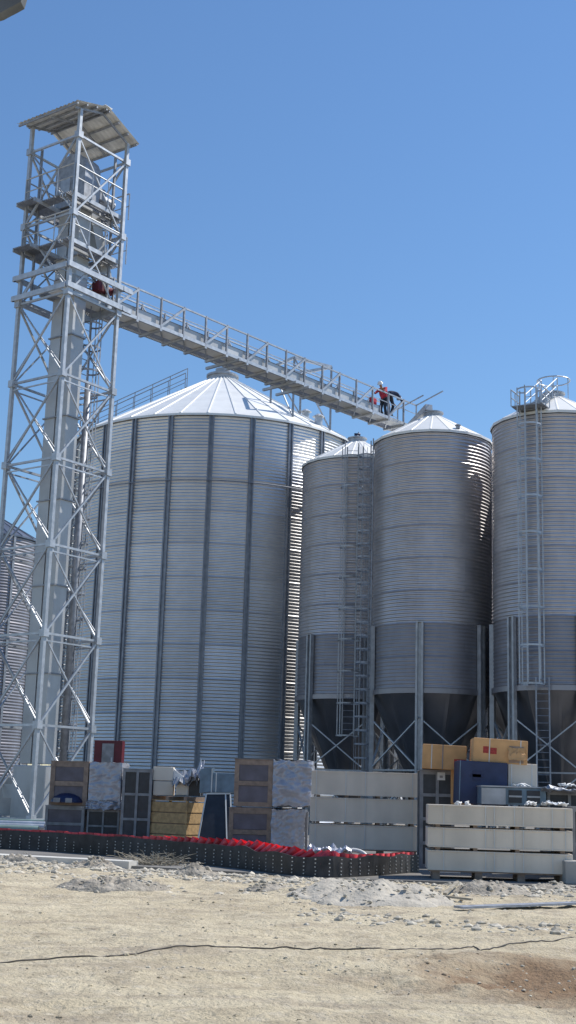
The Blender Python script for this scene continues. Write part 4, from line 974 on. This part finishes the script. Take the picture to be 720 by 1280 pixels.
# ------------------------------------------------------------------ workers on the gangway end
def skin_obj(name, m, parent, J, E_, root, loc, sub=2):
    me = bpy.data.meshes.new(name); me.from_pydata([tuple(Vector(j[0])-loc) for j in J], E_, []); me.materials.append(m)
    o = bpy.data.objects.new(name, me); COL.objects.link(o)
    if parent: o.parent = parent; o.location = loc-wloc(parent)
    else: o.location = loc
    sm_ = o.modifiers.new('skin', 'SKIN'); sm_.use_smooth_shade = True
    for i, j in enumerate(J):
        r_ = j[1] if isinstance(j[1], tuple) else (j[1], j[1]); sv = me.skin_vertices[0].data[i]; sv.radius = r_; sv.use_root = (i == root)
    s_ = o.modifiers.new('sub', 'SUBSURF'); s_.levels = sub; s_.render_levels = sub; return o
def worker(label, K, top, legs, boots):
    ft = (K['al']+K['ar'])/2; ft.z = 19.7
    K = {k: (v if k in ('fwd', 'face') else v-gv*.22) for k, v in K.items()}; ft = ft-gv*.22
    K = {k: (v if k in ('fwd', 'face') else ft+(v-ft)*1.08) for k, v in K.items()}
    """K: named joints in world metres"""
    e = empty('person', K['hip'], label, 'person'); L0 = K['hip']
    ax = (K['sr']-K['sl']).normalized()
    J = [(K['hip'], .13), (K['waist'], .12), (K['chest'], .15), (K['neck'], .055), (K['head']-(K['head']-K['neck']).normalized()*.05, .075), (K['head']+(K['head']-K['neck']).normalized()*.06, .085),
         (K['sl'], .06), (K['el'], .045), (K['wl'], .032), (K['sr'], .06), (K['er'], .045), (K['wr'], .032),
         (K['hl'], .09), (K['kl'], .06), (K['al'], .042), (K['hr'], .09), (K['kr'], .06), (K['ar'], .042)]
    hand = lambda w_, e_: (w_+(w_-e_).normalized()*.08, .03)
    J += [hand(K['wl'], K['el']), hand(K['wr'], K['er'])]
    E_ = [(0, 1), (1, 2), (2, 3), (3, 4), (4, 5), (2, 6), (6, 7), (7, 8), (2, 9), (9, 10), (10, 11), (0, 12), (12, 13), (13, 14), (0, 15), (15, 16), (16, 17), (8, 18), (11, 19)]
    skin_obj('body', M['skin'], e, J, E_, 0, L0)
    J = [(K['hip'], .18), (K['waist'], .18), (K['chest'], .22), (K['chest'].lerp(K['neck'], .6), .09), (K['sl'], .085), (K['el'], .062), (K['el'].lerp(K['wl'], .8), .05), (K['sr'], .085), (K['er'], .062), (K['er'].lerp(K['wr'], .8), .05)]
    skin_obj('jacket', M[top], e, J, [(0, 1), (1, 2), (2, 3), (2, 4), (4, 5), (5, 6), (2, 7), (7, 8), (8, 9)], 0, L0)
    J = [(K['hip']+(K['waist']-K['hip'])*.2, .165), (K['hl'], .11), (K['kl'], .08), (K['al'], .065), (K['hr'], .11), (K['kr'], .08), (K['ar'], .065)]
    skin_obj('trousers', M[legs], e, J, [(0, 1), (1, 2), (2, 3), (0, 4), (4, 5), (5, 6)], 0, L0)
    for a in ('al', 'ar'):
        t = K[a]; fw = K['fwd']; skin_obj('boot', M['rubber'], e, [(t+Z*.03, .055), (t-Z*.05+fw*.02, .055), (t-Z*.06+fw*.16, .045)], [(0, 1), (1, 2)], 1, L0)
    # hard hat: dome + brim, tilted with the head
    up = (K['head']-K['neck']).normalized(); x_ = up.orthogonal().normalized(); y_ = up.cross(x_); c_ = K['head']+up*.06; b = MB(); prof = [(.155, 0), (.125, .01), (.12, .06), (.09, .11), (.04, .135), (.001, .14)]
    n_ = 20; VV = [c_+(x_*math.cos(2*PI*k/n_)+y_*math.sin(2*PI*k/n_))*r_+up*z_ for r_, z_ in prof for k in range(n_)]
    b.add(VV, [(i*n_+k, i*n_+(k+1) % n_, (i+1)*n_+(k+1) % n_, (i+1)*n_+k) for i in range(len(prof)-1) for k in range(n_)]); b.build('hard_hat', M['helmet'], e, True)
    fc = K['head']+K['face']*.085
    b = MB(); b.hexa([fc+Z*-.02+ax*-.012, fc+Z*-.02+ax*.012, fc+ax*.01-K['face']*.03, fc-ax*.01-K['face']*.03, fc+Z*.02-ax*.006+K['face']*.002, fc+Z*.02+ax*.006+K['face']*.002, fc+Z*.03+ax*.005-K['face']*.03, fc+Z*.03-ax*.005-K['face']*.03]); b.build('nose', M['skin'], e)
# gangway floor level is z=19.7; place them along the gangway axis
def gk(s, v, z): return gp(s, v, z)
sA = GL-2.30
A = dict(hip=gk(sA+.15, .62, .98), waist=gk(sA+.10, .62, 1.14), chest=gk(sA-.02, .60, 1.34), neck=gk(sA-.15, .58, 1.47), head=gk(sA-.24, .56, 1.57),
         sl=gk(sA-.05, .40, 1.42), el=gk(sA-.22, .30, 1.22), wl=gk(sA-.42, .22, 1.2), sr=gk(sA-.03, .80, 1.42), er=gk(sA-.24, .86, 1.22), wr=gk(sA-.42, .74, 1.18),
         hl=gk(sA+.14, .50, .92), kl=gk(sA-.02, .46, .55), al=gk(sA+.12, .46, .16), hr=gk(sA+.16, .74, .92), kr=gk(sA+.12, .8, .52), ar=gk(sA+.34, .8, .16), fwd=-gu, face=(-gu-Z*.3).normalized())
worker('worker in red jacket and white hard hat leaning toward the tower, on the gangway', A, 'redcloth', 'darkcloth', None)
sB = GL-1.55
DZ = .22
B = dict(hip=gk(sB-.25, .62, 1.06), waist=gk(sB-.12, .62, 1.20), chest=gk(sB+.10, .60, 1.24), neck=gk(sB+.28, .58, 1.18), head=gk(sB+.40, .56, 1.13),
         sl=gk(sB+.14, .40, 1.20), el=gk(sB+.24, .30, .94), wl=gk(sB+.42, .26, .78), sr=gk(sB+.14, .82, 1.20), er=gk(sB+.26, .86, .94), wr=gk(sB+.46, .76, .80),
         hl=gk(sB-.24, .50, .98), kl=gk(sB-.10, .46, .56), al=gk(sB-.28, .46, .16), hr=gk(sB-.24, .74, .98), kr=gk(sB+.02, .8, .58), ar=gk(sB-.02, .8, .16), fwd=gu, face=(gu*.5-Z).normalized())
DZ = .20
for k_ in B:
    if k_ not in ('fwd', 'face'): B[k_] = B[k_]+Z*DZ
worker('worker in dark navy clothes bending down at the very end of the gangway', B, 'navycloth', 'darkcloth', None)
# tool bag in red hanging at the rail
c = gp(sA-1.1, .15, .62); tag(MB().box(c, (.45, .14, .3), gu, gv).build('red_bag', M['redcloth'], loc=c, bevel=.04), 'small red bag on the gangway floor beside the worker in red', 'bag')
# fittings on the left hopper silo top
e = empty('roof_valve', (C2.x-.0, C2.y, CE+1.7), 'small dark valve fitting on top of the left hopper silo cap', 'valve')
MB().tube([Vector((C2.x, C2.y, CE+1.65)), Vector((C2.x, C2.y, CE+1.8))], .10, 12).build('neck', M['tube_dk'], e, True)
MB().tube([Vector((C2.x-.16, C2.y, CE+1.86)), Vector((C2.x+.16, C2.y, CE+1.86))], .07, 12).build('valve_body', M['navy'], e, True)
MB().tube([Vector((C2.x+.06, C2.y, CE+1.86)), Vector((C2.x+.06, C2.y, CE+2.0))], .025, 8).build('stem', M['tube_dk'], e)
# duct from the wide silo eave to the left hopper silo: short pale pipe end near the eaves
a = at(415, 548, 66.5); b_ = at(432, 566, 64.0)
# cloth stand-in for an unidentified grey shape, top left, close to the camera
c = at(-4, -2, 3.2); b = MB(); pA = [at(-60, -40, 3.2), at(30, -12, 3.2), at(26, 2, 3.2), at(17, 7, 3.2), at(9, 11, 3.2), at(0, 16, 3.2), at(-60, 34, 3.2)]
b.add([p for p in pA]+[p+Vector((0, .05, .01)) for p in pA], [tuple(range(7)), tuple(range(13, 6, -1))]+[(i, i+7, (i+1) % 7+7, (i+1) % 7) for i in range(7)])
tag(b.build('unknown_corner', M['brush'], loc=c), 'dark grey cloth stand-in for an unidentified shape in the top left of the sky', 'unknown shape')
# stone-by-stone tidy up: nothing else
print('objects', len(bpy.data.objects))
